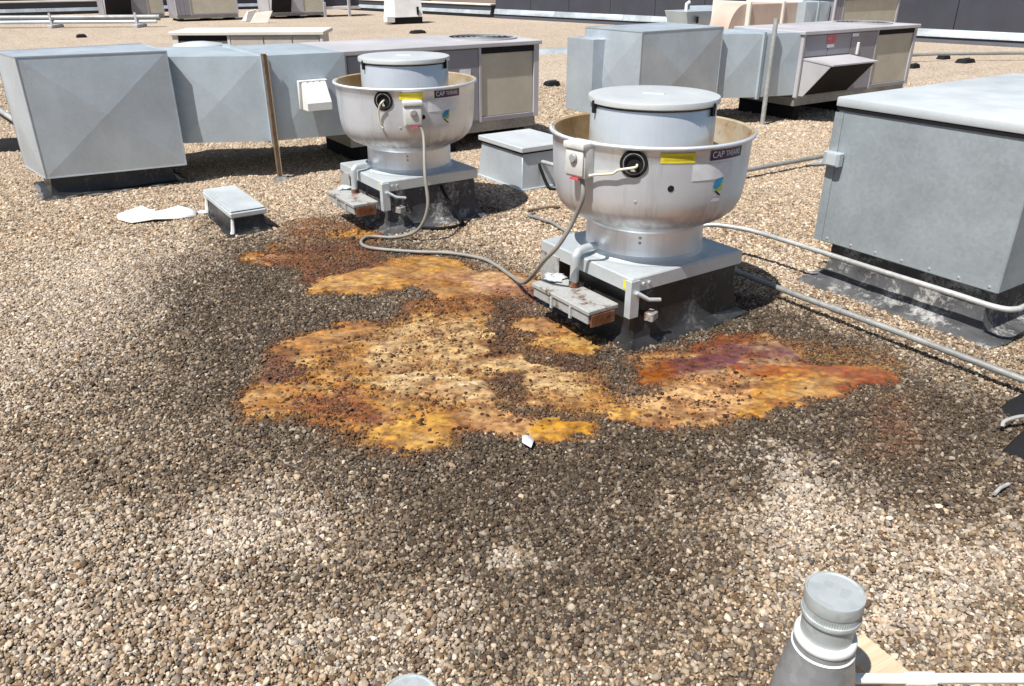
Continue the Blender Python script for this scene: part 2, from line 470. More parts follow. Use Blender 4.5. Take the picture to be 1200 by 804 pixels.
# ------------------------------------------------------------------ the roof: stain map in metres (x to the right, y away)
FILM = [
 ([(-1.67, 4.67),(-1.65, 4.784),(-1.53, 4.784),(-1.354, 4.735),(-1.263, 4.623),(-1.29, 4.515),(-1.467, 4.515),(-1.59, 4.545)], 0.95, 0.05, (0.42, 0.17, 0.02)),
 ([(-1.532, 4.751),(-1.354, 4.735),(-1.243, 4.607),(-1.297, 4.5),(-1.45, 4.53)], 0.7, 0.05, (0.48, 0.26, 0.14)),
 ([(-1.642, 5.415),(-1.546, 5.52),(-1.334, 5.541),(-1.125, 5.415),(-0.954, 5.293),(-0.884, 5.028),(-0.983, 4.938),(-1.169, 5.028),(-1.304, 4.992),(-1.432, 4.938),(-1.55, 5.064)], 0.48, 0.07, (0.38, 0.16, 0.04)),
 ([(-1.266, 5.215),(-1.103, 5.293),(-0.93, 5.215),(-0.907, 4.992),(-1.049, 4.992),(-1.201, 5.046)], 0.8, 0.05, (0.5, 0.27, 0.07)),
 ([(-1.581, 5.01),(-1.465, 4.956),(-1.454, 4.784),(-1.55, 4.818)], 0.6, 0.04, (0.42, 0.2, 0.06)),
 ([(-1.231, 4.441),(-1.043, 4.53),(-0.902, 4.623),(-0.835, 4.53),(-0.928, 4.326),(-1.08, 4.216),(-1.174, 4.243)], 0.62, 0.06, (0.19, 0.08, 0.06)),
 ([(-1.136, 4.163),(-1.083, 4.326),(-0.959, 4.412),(-0.849, 4.623),(-0.648, 4.719),(-0.378, 4.719),(-0.232, 4.592),(-0.173, 4.412),(-0.273, 4.271),(-0.488, 4.189),(-0.631, 4.163),(-0.765, 4.085),(-0.956, 4.085)], 1.25, 0.05, (0.56, 0.3, 0.06)),
 ([(-1.113, 4.189),(-1.003, 4.326),(-0.811, 4.383),(-0.774, 4.47),(-0.426, 4.639),(-0.289, 4.576),(-0.513, 4.441),(-0.748, 4.298),(-0.971, 4.163)], 1.2, 0.05, (0.64, 0.38, 0.1)),
 ([(-0.507, 4.383),(-0.206, 4.47),(0.0, 4.412),(0.159, 4.271),(0.19, 4.06),(0.0, 4.01),(-0.207, 4.01),(-0.428, 4.06),(-0.537, 4.189)], 1.15, 0.06, (0.52, 0.29, 0.14)),
 ([(-0.271, 4.243),(-0.127, 4.383),(0.051, 4.383),(0.125, 4.298),(-0.049, 4.189),(-0.192, 4.111)], 1.2, 0.04, (0.66, 0.42, 0.24)),
 ([(-0.491, 4.216),(-0.351, 4.326),(-0.195, 4.189),(-0.26, 4.035),(-0.4, 4.01)], 1.15, 0.05, (0.45, 0.21, 0.03)),
 ([(-0.19, 4.06),(0.0, 4.163),(0.176, 4.189),(0.212, 4.01),(0.0, 3.913),(-0.139, 3.937)], 0.75, 0.06, (0.3, 0.15, 0.11)),
 ([(-0.597, 3.82),(-0.515, 3.986),(-0.331, 4.035),(-0.362, 3.82),(-0.465, 3.731),(-0.573, 3.709)], 0.75, 0.06, (0.48, 0.24, 0.04)),
 ([(-0.612, 4.01),(-0.191, 4.085),(0.189, 4.035),(0.187, 3.753),(-0.021, 3.583),(-0.356, 3.753),(-0.532, 3.731)], 0.66, 0.06, (0.3, 0.14, 0.05)),
 ([(-1.45, 5.01),(-0.835, 4.886),(-0.803, 4.53),(-1.09, 4.383),(-1.374, 4.5)], 0.5, 0.07, (0.22, 0.09, 0.05)),
 ([(-1.126, 3.463),(-1.088, 3.562),(-0.874, 3.666),(-0.692, 3.624),(-0.537, 3.775),(-0.362, 3.82),(-0.134, 3.775),(0.0, 3.562),(0.204, 3.368),(0.389, 3.174),(0.482, 2.989),(0.467, 2.739),(0.31, 2.726),(0.142, 2.821),(0.0, 2.878),(-0.106, 2.807),(0.0, 2.674),(-0.135, 2.642),(-0.258, 2.502),(-0.335, 2.462),(-0.455, 2.526),(-0.664, 2.598),(-0.787, 2.7),(-0.938, 2.753),(-1.048, 2.726),(-1.133, 2.821),(-1.149, 2.989),(-1.124, 3.191),(-1.15, 3.368)], 0.76, 0.09, (0.46, 0.26, 0.07)),
 ([(-1.128, 3.35),(-1.083, 3.542),(-0.874, 3.666),(-0.696, 3.645),(-0.717, 3.512),(-0.886, 3.415),(-0.921, 3.295),(-1.028, 3.243)], 1.05, 0.06, (0.5, 0.26, 0.07)),
 ([(-1.154, 3.295),(-1.046, 3.313),(-0.955, 3.108),(-1.029, 3.028),(-1.1, 3.012)], 0.6, 0.06, (0.22, 0.1, 0.08)),
 ([(-1.126, 2.821),(-1.112, 2.989),(-1.015, 3.044),(-0.857, 3.012),(-0.725, 2.907),(-0.814, 2.821),(-0.941, 2.766),(-1.038, 2.739)], 0.9, 0.07, (0.5, 0.26, 0.07)),
 ([(-0.625, 3.463),(-0.527, 3.688),(-0.265, 3.709),(-0.128, 3.562),(0.042, 3.444),(0.237, 3.234),(0.344, 3.108),(0.288, 2.878),(0.144, 2.892),(0.038, 3.108),(-0.157, 3.208),(-0.389, 3.174),(-0.535, 3.108),(-0.671, 3.234)], 0.78, 0.08, (0.64, 0.47, 0.23)),
 ([(-0.599, 3.028),(-0.462, 3.141),(-0.229, 3.108),(0.0, 2.989),(-0.108, 2.878),(-0.29, 2.907),(-0.475, 2.936)], 0.8, 0.06, (0.68, 0.52, 0.28)),
 ([(-0.224, 3.012),(-0.075, 3.028),(0.037, 2.936),(-0.072, 2.892),(-0.182, 2.922)], 0.9, 0.04, (0.74, 0.64, 0.42)),
 ([(-0.731, 2.936),(-0.614, 2.892),(-0.455, 2.78),(-0.282, 2.807),(-0.139, 2.766),(-0.204, 2.674),(-0.375, 2.687),(-0.558, 2.766),(-0.708, 2.821)], 1.0, 0.06, (0.54, 0.27, 0.06)),
 ([(-0.942, 2.907),(-0.731, 2.936),(-0.6, 2.807),(-0.446, 2.713),(-0.543, 2.674),(-0.729, 2.753),(-0.885, 2.821)], 0.6, 0.06, (0.26, 0.1, 0.06)),
 ([(-0.488, 2.642),(-0.411, 2.7),(-0.278, 2.753),(-0.22, 2.713),(-0.232, 2.586),(-0.306, 2.491),(-0.385, 2.479),(-0.463, 2.538)], 1.0, 0.06, (0.62, 0.36, 0.07)),
 ([(-0.144, 2.878),(-0.036, 2.835),(0.07, 2.766),(0.171, 2.7),(0.288, 2.661),(0.292, 2.598),(0.164, 2.562),(0.033, 2.611),(-0.085, 2.674),(-0.173, 2.739)], 0.98, 0.05, (0.56, 0.33, 0.14)),
 ([(0.095, 2.687),(0.172, 2.713),(0.29, 2.654),(0.291, 2.586),(0.164, 2.562),(0.106, 2.598)], 1.1, 0.04, (0.6, 0.32, 0.02)),
 ([(0.027, 3.731),(0.099, 3.798),(0.199, 3.731),(0.306, 3.542),(0.438, 3.35),(0.375, 3.278),(0.224, 3.368),(0.092, 3.483)], 1.05, 0.045, (0.62, 0.4, 0.12)),
 ([(0.052, 3.666),(0.176, 3.688),(0.255, 3.542),(0.127, 3.542)], 1.0, 0.04, (0.46, 0.27, 0.12)),
 ([(-0.168, 3.483),(-0.102, 3.562),(-0.008, 3.542),(-0.008, 3.425),(-0.115, 3.387)], 0.9, 0.04, (0.44, 0.26, 0.1)),
 ([(0.545, 3.124),(0.635, 3.26),(0.764, 3.313),(0.966, 3.35),(0.953, 3.225),(0.825, 3.124),(0.711, 3.028),(0.578, 3.012)], 0.95, 0.05, (0.29, 0.085, 0.008)),
 ([(0.525, 3.174),(0.598, 3.332),(0.83, 3.444),(1.057, 3.522),(1.308, 3.583),(1.426, 3.425),(1.285, 3.243),(1.019, 3.208),(0.784, 3.208)], 0.7, 0.05, (0.24, 0.07, 0.015)),
 ([(0.712, 3.243),(0.992, 3.425),(1.287, 3.444),(1.368, 3.313),(1.277, 3.157),(0.998, 3.124),(0.802, 3.108)], 0.92, 0.07, (0.16, 0.06, 0.075)),
 ([(0.4, 2.726),(0.5, 2.849),(0.711, 3.028),(0.929, 3.157),(1.171, 3.191),(1.299, 3.108),(1.276, 2.982),(1.054, 2.793),(0.883, 2.674),(0.669, 2.623),(0.474, 2.661)], 0.8, 0.06, (0.66, 0.42, 0.2)),
 ([(1.01, 3.174),(1.265, 3.243),(1.502, 3.243),(1.688, 3.124),(1.67, 3.012),(1.424, 2.982),(1.242, 2.936),(1.097, 2.878),(1.123, 3.028),(1.261, 3.108),(1.07, 3.108)], 1.25, 0.05, (0.3, 0.062, 0.004)),
 ([(1.166, 3.108),(1.349, 3.141),(1.459, 3.075),(1.294, 2.982),(1.115, 2.878),(0.976, 2.766),(0.971, 2.878)], 1.05, 0.05, (0.58, 0.3, 0.05)),
 ([(0.406, 2.78),(0.494, 2.807),(0.593, 2.766),(0.475, 2.674),(0.392, 2.687)], 1.1, 0.04, (0.66, 0.4, 0.1)),
 ([(1.364, 3.425),(1.55, 3.483),(1.745, 3.35),(1.795, 3.191),(1.688, 3.124),(1.502, 3.243),(1.374, 3.332)], 0.42, 0.07, (0.5, 0.33, 0.1)),
 ([(-0.047, 3.986),(0.119, 4.073),(0.235, 3.82),(0.178, 3.753),(0.027, 3.753),(-0.017, 3.512),(0.102, 3.368),(0.241, 3.304),(0.411, 3.243),(0.347, 3.141),(0.08, 3.278),(-0.089, 3.35),(-0.121, 3.614)], 0.34, 0.035, (0.028, 0.02, 0.018)),
 ([(-0.099, 3.108),(0.045, 3.075),(0.101, 2.907),(-0.029, 2.864),(-0.111, 2.982)], 0.3, 0.04, (0.07, 0.045, 0.03)),
 ([(1.438, 2.878),(1.671, 2.914),(1.647, 2.674),(1.467, 2.462),(1.342, 2.55)], 0.2, 0.12, (0.4, 0.15, 0.06)),
]
DARK = [
 ([(-2.091, 4.412), (-1.55, 5.064), (-1.077, 5.673), (0.198, 4.271), (0.5, 3.463), (1.376, 3.89), (1.71, 3.463), (2.158, 2.878), (1.833, 2.327), (1.222, 2.327), (0.948, 2.434), (0.489, 2.327), (0.059, 2.226), (-0.278, 2.043), (-0.573, 2.131), (-0.917, 2.327), (-1.375, 2.55), (-1.795, 3.191)], 0.45, 0.84),
 ([(-0.184, 3.89), (0.095, 4.073), (0.417, 3.463), (0.558, 3.278), (1.042, 3.463), (1.015, 3.191), (0.459, 3.108), (0.234, 3.191), (-0.04, 3.278), (-0.169, 3.512)], 0.12, 0.8),
 ([(0.094, 4.01), (0.437, 3.666), (0.552, 3.234), (0.399, 3.278), (0.173, 3.614)], 0.08, 0.85),
 ([(1.193, 3.89), (1.343, 3.775), (1.501, 3.463), (1.331, 3.323), (1.126, 3.463)], 0.1, 0.75),
 ([(1.199, 4.203), (1.412, 4.01), (1.624, 3.512), (1.717, 3.191), (1.529, 3.108), (1.331, 3.323), (1.031, 3.415)], 0.1, 0.8),
 ([(0.36, 3.295), (1.084, 3.463), (1.223, 3.368), (0.791, 3.243), (0.459, 3.108)], 0.06, 0.85),
 ([(-0.096, 3.108), (0.038, 3.067), (0.09, 2.892), (-0.036, 2.878), (-0.111, 2.989)], 0.06, 0.5),
 ([(-1.05, 5.904), (-0.723, 5.353), (-0.239, 5.293), (-0.131, 5.904)], 0.15, 0.5),
 ([(-1.224, 4.886), (-0.848, 4.974), (-0.435, 4.751), (-0.204, 4.412), (-0.702, 4.719), (-1.064, 4.639)], 0.12, 0.6),
 ([(-2.19, 5.415), (-1.744, 5.563), (-1.458, 4.719), (-1.488, 4.271), (-1.948, 4.886)], 0.2, 0.5),
 ([(-0.229, 2.131), (0.12, 2.275), (0.591, 2.226), (0.809, 1.959), (0.641, 1.546), (0.347, 1.424), (0.087, 1.424), (-0.096, 1.669), (-0.262, 1.88)], 0.3, 0.62),
 ([(1.605, 3.108), (2.037, 2.674), (1.666, 2.043), (1.432, 2.131), (1.161, 2.327)], 0.3, 0.45),
 ([(-1.833, 2.327), (-1.338, 2.178), (-1.09, 1.736), (-1.19, 1.637), (-1.486, 1.736)], 0.25, 0.15),
 ([(-0.753, 1.77), (-0.471, 1.88), (-0.248, 1.736), (-0.329, 1.606), (-0.611, 1.606)], 0.2, 0.35),
 ([(-0.156, 3.191), (0.34, 2.674), (1.411, 2.807), (1.517, 2.434), (0.917, 2.327), (0.506, 2.434), (0.0, 2.131), (-0.355, 2.226), (-0.569, 2.434)], 0.2, 0.5),
]
LIGHT = [
 ([(-1.139, 2.043), (-0.989, 2.178), (-0.745, 2.131), (-0.707, 1.88), (-0.796, 1.669), (-0.991, 1.736)], 0.2, 0.6),
 ([(0.836, 2.491), (1.08, 2.55), (1.146, 2.131), (1.029, 1.77), (0.93, 1.919), (0.802, 2.131)], 0.2, 0.65),
 ([(0.956, 1.919), (1.617, 1.959), (1.341, 1.489), (1.044, 1.576)], 0.25, 0.5),
 ([(-0.611, 1.606), (-0.094, 1.606), (-0.043, 1.424), (-0.586, 1.424)], 0.2, 0.5),
 ([(-3.24, 4.719), (-2.583, 5.064), (-2.16, 4.719), (-1.966, 3.666), (-2.021, 3.028), (-2.201, 2.951)], 0.4, 0.5),
 ([(-2.062, 2.131), (-1.397, 2.178), (-1.013, 1.669), (-0.927, 1.358), (-1.516, 1.358)], 0.3, 0.4),
 ([(0.053, 1.9), (0.158, 1.9), (0.167, 1.824), (0.064, 1.824)], 0.05, 0.6),
 ([(1.647, 4.719), (1.944, 4.719), (1.736, 4.271), (1.566, 4.203)], 0.15, 0.4),
]


def vnoise(x, y, seed):
    g = np.random.default_rng(seed).random((256, 256))
    xi = np.floor(x).astype(int)
    yi = np.floor(y).astype(int)
    fx = x - xi
    fy = y - yi
    fx = fx * fx * (3 - 2 * fx)
    fy = fy * fy * (3 - 2 * fy)
    a = g[xi & 255, yi & 255]
    b = g[(xi + 1) & 255, yi & 255]
    c = g[xi & 255, (yi + 1) & 255]
    d = g[(xi + 1) & 255, (yi + 1) & 255]
    return (a * (1 - fx) + b * fx) * (1 - fy) + (c * (1 - fx) + d * fx) * fy


def fbm(x, y, seed, octv=4):
    s = 0
    amp = 0.5
    tot = 0
    for k in range(octv):
        s = s + amp * vnoise(x * 2 ** k + 17.3 * k, y * 2 ** k + 5.1 * k, seed + k)
        tot += amp
        amp *= 0.55
    return s / tot


def poly_sd(P, x, y):
    """signed distance to a polygon, positive inside"""
    P = np.array(P)
    d = np.full(x.shape, 1e9)
    ins = np.zeros(x.shape, bool)
    for (ax, ay), (bx, by) in zip(P, np.roll(P, -1, 0)):
        ex, ey = bx - ax, by - ay
        t = np.clip(((x - ax) * ex + (y - ay) * ey) / (ex * ex + ey * ey + 1e-12), 0, 1)
        d = np.minimum(d, np.hypot(x - ax - t * ex, y - ay - t * ey))
        cond = (ay > y) != (by > y)
        xin = ax + (y - ay) / (by - ay if by != ay else 1e-12) * ex
        ins ^= cond & (x < xin)
    return np.where(ins, d, -d)


def soft_w(P, soft, x, y):
    P = np.array(P)
    out = np.zeros(x.shape)
    m = (x > P[:, 0].min() - soft) & (x < P[:, 0].max() + soft) & (y > P[:, 1].min() - soft) & (y < P[:, 1].max() + soft)
    if m.any():
        t = np.clip(poly_sd(P, x[m], y[m]) / (2 * soft) + 0.5, 0, 1)
        out[m] = t * t * (3 - 2 * t)
    return out


def grease(x, y):
    """cover (0 bare .. 1.2 fully coated) and colour of the grease crust"""
    wx = x + 0.15 * (fbm(x * 3, y * 3, 21) - .5) + 0.12 * (fbm(x * 9, y * 13, 31, 4) - .5) + .05 * (fbm(x * 30, y * 38, 33, 3) - .5)
    wy = y + 0.15 * (fbm(x * 3 + 50, y * 3, 41) - .5) + 0.14 * (fbm(x * 9, y * 13 + 9, 51, 4) - .5) + .06 * (fbm(x * 30 + 7, y * 38, 43, 3) - .5)
    cover = np.zeros(x.shape)
    col = np.zeros(x.shape + (3,)) + np.array((0.30, 0.15, 0.05))
    for P, c, s, k in FILM:
        wgt = soft_w(P, s, wx, wy)
        cover = cover * (1 - wgt) + c * wgt
        wc = np.clip(wgt * 1.6, 0, 1)[..., None]
        col = col * (1 - wc) + np.array(k) * wc
    def lay(n, p0, p1, amt, c):
        nonlocal col
        q = (np.clip((n - p0) / (p1 - p0), 0, 1) * amt)[..., None]
        col = col * (1 - q) + np.array(c) * q
    # flows and drying rings of different age
    lay(fbm(x * 4.5 + y * 1.5, y * 10 - x * 2, 61, 5), .50, .66, .45, (.38, .15, .02))
    lay(fbm(x * 6.2, y * 13, 63, 5), .54, .68, .55, (.60, .42, .17))
    lay(fbm(x * 8.5 + 3, y * 17 + x * 3, 65, 5), .55, .66, .55, (.17, .065, .035))
    lay(fbm(x * 26, y * 44, 67, 4), .50, .64, .50, (.27, .10, .02))
    lay(fbm(x * 40, y * 60, 69, 3), .56, .66, .45, (.07, .030, .015))
    n2 = fbm(x * 22, y * 30, 71, 3)
    col = col * (0.55 + 0.62 * n2)[..., None] * np.array((1.0, .94, .90))
    rim = np.clip(1 - np.abs(cover - 0.38) / 0.32, 0, 1)[..., None]   # darker rusty rim where the crust thins out
    col = col * (1 - .6 * rim) + np.array((0.15, 0.050, 0.018)) * .6 * rim
    cover = cover * (0.66 + 0.64 * fbm(x * 8, y * 16, 75, 5))
    return cover, np.clip(col, 0.01, 0.9)


def soiling(x, y):
    wx = x + 0.5 * (fbm(x * 1.3, y * 1.3, 121) - .5) + .26 * (fbm(x * 6, y * 6, 131) - .5) + .10 * (fbm(x * 20, y * 20, 135, 2) - .5)
    wy = y + 0.5 * (fbm(x * 1.3 + 30, y * 1.3, 141) - .5) + .26 * (fbm(x * 6, y * 6 + 30, 151) - .5) + .10 * (fbm(x * 20, y * 20, 155, 2) - .5)
    d = np.zeros(x.shape)
    for P, s, a in DARK:
        d = d + (1 - d) * a * soft_w(P, s, wx, wy)
    lt = np.zeros(x.shape)
    for P, s, a in LIGHT:
        lt = np.maximum(lt, a * soft_w(P, s, wx, wy))
    lt = lt * np.clip(0.1 + 1.9 * fbm(x * 7, y * 7, 191, 4), 0, 1.15)
    d = d * (1 - lt)
    near = np.clip((5.2 - y) / 1.6, 0, 1)                     # the front of the roof is browner overall
    d = d + (1 - d) * 0.30 * near * (0.5 + fbm(x * .9, y * .9, 161)) * (1 - lt)
    d = d + 0.34 * (fbm(x * 2.0, y * 2.0, 171) - .5) + 0.20 * (fbm(x * 9, y * 9, 181, 2) - .5)
    return np.clip(d, 0, .95), lt


def set_attr(me, name, kind, dom, data):
    a = me.attributes.new(name, kind, dom)
    a.data.foreach_set({'FLOAT_COLOR': 'color', 'FLOAT_VECTOR': 'vector', 'FLOAT': 'value', 'INT': 'value'}[kind], np.ascontiguousarray(data).ravel())


def grid_mesh(name, co, keep=None):
    ny, nx = co.shape[:2]
    idx = np.arange(ny * nx).reshape(ny, nx)
    q = np.stack([idx[:-1, :-1], idx[:-1, 1:], idx[1:, 1:], idx[1:, :-1]], -1).reshape(-1, 4)
    if keep is not None:
        k = keep
        q = q[k[q].any(1)]
        used = np.unique(q)
        rm = np.full(ny * nx, -1)
        rm[used] = np.arange(len(used))
        q = rm[q]
        v = co.reshape(-1, 3)[used]
    else:
        used = None
        v = co.reshape(-1, 3)
    me = bpy.data.meshes.new(name)
    me.vertices.add(len(v))
    me.vertices.foreach_set('co', v.astype(np.float32).ravel())
    me.loops.add(len(q) * 4)
    me.loops.foreach_set('vertex_index', q.astype(np.int32).ravel())
    me.polygons.add(len(q))
    me.polygons.foreach_set('loop_start', np.arange(0, len(q) * 4, 4, dtype=np.int32))
    me.update(calc_edges=True)
    me.polygons.foreach_set('use_smooth', np.ones(len(q), bool))
    return me, used


# roof deck ---------------------------------------------------------
def wall_u(v):
    return 16.55 + (25.6 - v) * 0.229


def spaced(a, b, d0, d1, step, grow=1.25, step_max=1.5):
    mid = list(np.arange(d0, d1 + 1e-6, step))
    lo, s, x = [], step, d0
    while x > a:
        s = min(s * grow, step_max)
        x -= s
        lo.append(max(x, a))
    hi, s, x = [], step, d1
    while x < b:
        s = min(s * grow, step_max)
        x += s
        hi.append(min(x, b))
    return np.array(lo[::-1] + mid + hi)


gu = np.append(spaced(-14, 13.0, -1.5, 6.0, 0.045), 99)
gv = spaced(-8, 37.0, 0.0, 8.5, 0.045)
GU, GV = np.meshgrid(gu, gv)
GU[:, -1] = wall_u(gv) + 0.25
gx = GU * EU.x + GV * EV.x
gy = GU * EU.y + GV * EV.y
gz = -0.004 + 0.010 * (fbm(gx * 5, gy * 5, 201, 3) - .5)
me, _ = grid_mesh('roof', np.stack([gx, gy, gz], -1))
soil, pale = soiling(gx, gy)
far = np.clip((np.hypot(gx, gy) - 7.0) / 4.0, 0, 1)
set_attr(me, 'soil', 'FLOAT', 'POINT', soil.astype(np.float32))
set_attr(me, 'far', 'FLOAT', 'POINT', far.astype(np.float32))


def roof_mat():
    t = NT('roof_gravel_bed')
    vor = t.n('ShaderNodeTexVoronoi')
    vor.inputs['Scale'].default_value = 42
    t.link(t.obj(), vor.inputs['Vector'])
    sep = t.n('ShaderNodeSeparateColor')
    t.link(vor.outputs['Color'], sep.inputs[0])
    patch = t.noise(0.55, 5, 0.6)
    r = t.n('ShaderNodeValToRGB')
    r.color_ramp.elements[0].color = (0.20, 0.155, 0.115, 1)
    r.color_ramp.elements[1].color = (0.60, 0.52, 0.43, 1)
    e = r.color_ramp.elements.new(0.5)
    e.color = (0.40, 0.325, 0.25, 1)
    t.link(t.math('ADD', t.math('MULTIPLY', sep.outputs[0], 0.75), t.math('MULTIPLY', patch, 0.3)), r.inputs[0])
    a = t.n('ShaderNodeAttribute', attribute_name='soil')
    f = t.n('ShaderNodeAttribute', attribute_name='far')
    deep = t.mix(0.8, r.outputs[0], (0.06, 0.044, 0.032))  # near bed painted darker for the shade in the gaps between stones
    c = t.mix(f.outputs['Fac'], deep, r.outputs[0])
    c = t.mix(t.math('MULTIPLY', a.outputs['Fac'], 0.85), c, (0.022, 0.017, 0.013))
    t.set(c, 0.9, 0, 0.2)
    t.bump(t.math('SUBTRACT', 1.0, vor.outputs['Distance']), 0.6, 0.012)
    return t.m


me.materials.append(roof_mat())
roof = bpy.data.objects.new('roof', me)
COL.objects.link(roof)
tag(roof, 'flat gravelled roof of the building', None, None, 'structure')

# land far below, out to the horizon
b = MB()
b.poly([(-900, -900, -5), (900, -900, -5), (900, 900, -5), (-900, 900, -5)])
tl = NT('dry_ground')
tl.set(tl.mix(tl.ramp(tl.noise(0.15, 6), .3, .7), (0.13, 0.09, 0.07), (0.24, 0.18, 0.13)), 0.95)
tag(b.build('ground', tl.m), 'dry brown ground below the roof edge', None, None, 'structure')

# grease crust ------------------------------------------------------
st = 0.0065
xs = np.arange(-2.3, 2.75, st)
ys = np.arange(2.35, 5.95, st)
X, Y = np.meshgrid(xs, ys)
cover, col = grease(X, Y)
fine = fbm(X * 48, Y * 48, 301, 3) - .5
mid = fbm(X * 7, Y * 7, 311, 3) - .5
sp = fbm(X * 34, Y * 34, 321, 2)
Z = -0.013 + 0.0195 * np.minimum(cover, 1.0) + 0.003 * np.clip(cover - 1, 0, 1) + (0.016 * fine + 0.010 * mid) * np.clip(1.35 - cover, 0.16, 1)
Z = np.minimum(Z, 0.012 + 0.004 * mid)
pit = np.clip((sp - 0.60) / 0.08, 0, 1) * np.clip(1.25 - cover, 0, 1)      # pits where stones stand through the crust
col = col * (1 - 0.75 * pit[..., None]) + np.array((0.05, 0.02, 0.012)) * 0.75 * pit[..., None]
me, used = grid_mesh('grease_crust', np.stack([X, Y, Z], -1), keep=(Z.ravel() > -0.005))
cc = np.concatenate([col.reshape(-1, 3)[used], np.ones((len(used), 1))], 1)
set_attr(me, 'stain', 'FLOAT_COLOR', 'POINT', cc.astype(np.float32))
tg = NT('grease_crust')
at_ = tg.n('ShaderNodeAttribute', attribute_name='stain')
g1 = tg.noise(30, 5, 0.65)
g2 = tg.noise(6, 5, 0.6)
cg = tg.mix(tg.ramp(g1, 0.42, 0.72, 0, 0.45), at_.outputs['Color'], (0.10, 0.045, 0.02), 'MULTIPLY')
cg = tg.mix(tg.ramp(g2, 0.5, 0.75, 0, 0.3), cg, (0.62, 0.45, 0.22))
tg.set(cg, tg.ramp(g2, 0.35, 0.65, 0.13, 0.36), 0, 0.55)
tg.bump(g1, 0.35, 0.004)
me.materials.append(tg.m)
crust = bpy.data.objects.new('grease_crust', me)
COL.objects.link(crust)
tag(crust, 'orange and yellow grease crust spilled over the gravel round the exhaust fans', None, None, 'stuff')

# gravel ------------------------------------------------------------
KEEP_OUT = [(2.36, 3.06, 2.50, 3.22), (2.20, 2.90, 4.78, 5.49), (0.42, 1.40, 7.0, 7.8), (3.85, 5.7, 1.52, 2.66), (3.58, 4.12, 5.17, 5.88), (1.31, 1.53, 5.32, 6.0)]


def scatter(y0, y1, cell, rmean, wide):
    nx = int((2 * (wide * y1 + 1.0)) / cell)
    ny = int((y1 - y0) / cell)
    x, y = np.meshgrid((np.arange(nx) - nx / 2) * cell, y0 + np.arange(ny) * cell)
    x = (x + (np.arange(ny) % 2)[:, None] * cell * .5).ravel() + rng.uniform(-.45, .45, nx * ny) * cell
    y = y.ravel() + rng.uniform(-.45, .45, nx * ny) * cell
    k = np.abs(x) < wide * y + 0.75
    x, y = x[k], y[k]
    r = rmean * np.exp(rng.normal(0, 0.33, len(x)))
    return x, y, np.clip(r, rmean * .5, rmean * 2.3)


parts = [scatter(0.9, 4.8, 0.0087, 0.0047, .70), scatter(4.8, 8.0, 0.0115, 0.0065, .69), scatter(8.0, 13.0, 0.0172, 0.0098, .68)]
px, py, pr = (np.concatenate(a) for a in zip(*parts))
pu = px * EU.x + py * EU.y
pv = px * EV.x + py * EV.y
ok = rng.random(len(px)) < np.clip((13.2 - py) / 4.0, 0, 1)
for a, b_, c, d in KEEP_OUT:
    ok &= ~((pu > a) & (pu < b_) & (pv > c) & (pv < d))
cov = np.zeros(len(px))
fcol = np.zeros((len(px), 3))
inb = (px > -2.3) & (px < 2.7) & (py > 2.35) & (py < 5.9)
cv, fc = grease(px[inb], py[inb])
cov[inb] = cv
fcol[inb] = fc
ok &= rng.random(len(px)) < np.interp(cov, [0, .4, .75, .95, 1.15], [1, .95, .8, .40, .08])
px, py, pr, cov, fcol = px[ok], py[ok], pr[ok], cov[ok], fcol[ok]
n = len(px)
pal = np.array([(.58, .47, .345), (.46, .35, .235), (.40, .34, .275), (.76, .68, .565), (.19, .135, .09), (.30, .205, .125), (.24, .215, .19), (.60, .53, .43)])
kind = rng.choice(len(pal), n, p=[.20, .17, .12, .09, .14, .11, .10, .07])
sc = pal[kind] * rng.uniform(.66, 1.14, (n, 1)) * np.array((1.04, 1.0, .95))
mixd = np.interp(py, [4.5, 8.0], [0, .45])[:, None]
sc = sc * (1 - mixd) + np.array((.47, .39, .30)) * mixd       # distance softening put into the colour: far stones blend toward the mean
d, lt = soiling(px, py)
dd = np.clip(d + rng.normal(0, .21, n) * np.clip(d * 2.5, 0, 1), 0, .97)[:, None]
sc = sc * (1 - .93 * dd) + np.array((.027, .018, .0115)) * .93 * dd
lq = (np.clip(lt * 1.5, 0, 1) > rng.random(n)) * rng.uniform(.3, 1.0, n)
lq = lq[:, None]
sc = sc * (1 - .8 * lq) + (sc * .55 + np.array((.36, .33, .29))) * .8 * lq
t_ = np.clip(cov * 1.5, 0, 1)
u_ = rng.random(n)
share = np.where(cov > .80, .30, .72)
coat = np.where((u_ < share)[:, None], fcol * rng.uniform(.55, 1.15, (n, 1)), np.where((u_ < .92)[:, None], np.array((.060, .024, .011)) * rng.uniform(.5, 2.0, (n, 1)), sc * .6))
sc = sc * (1 - t_[:, None]) + coat * t_[:, None]
zz = pr * rng.uniform(-.15, 1.0, n) * np.interp(py, [3.5, 6.5], [.95, .45]) - 0.002 - 0.003 * np.clip(cov, 0, 1)
me = bpy.data.meshes.new('gravel')
me.vertices.add(n)
me.vertices.foreach_set('co', np.stack([px, py, zz], 1).astype(np.float32).ravel())
set_attr(me, 'col', 'FLOAT_COLOR', 'POINT', np.concatenate([np.clip(sc, .005, .9), np.ones((n, 1))], 1).astype(np.float32))
set_attr(me, 'rot', 'FLOAT_VECTOR', 'POINT', np.stack([rng.normal(0, .45, n), rng.normal(0, .45, n), rng.uniform(0, 6.28, n)], 1).astype(np.float32))
set_attr(me, 'scl', 'FLOAT_VECTOR', 'POINT', (pr[:, None] * np.stack([rng.uniform(.95, 1.45, n), rng.uniform(.8, 1.1, n), rng.uniform(.65, 1.0, n)], 1)).astype(np.float32))
set_attr(me, 'idx', 'INT', 'POINT', rng.integers(0, 5, n).astype(np.int32))
gravel = bpy.data.objects.new('gravel', me)
COL.objects.link(gravel)
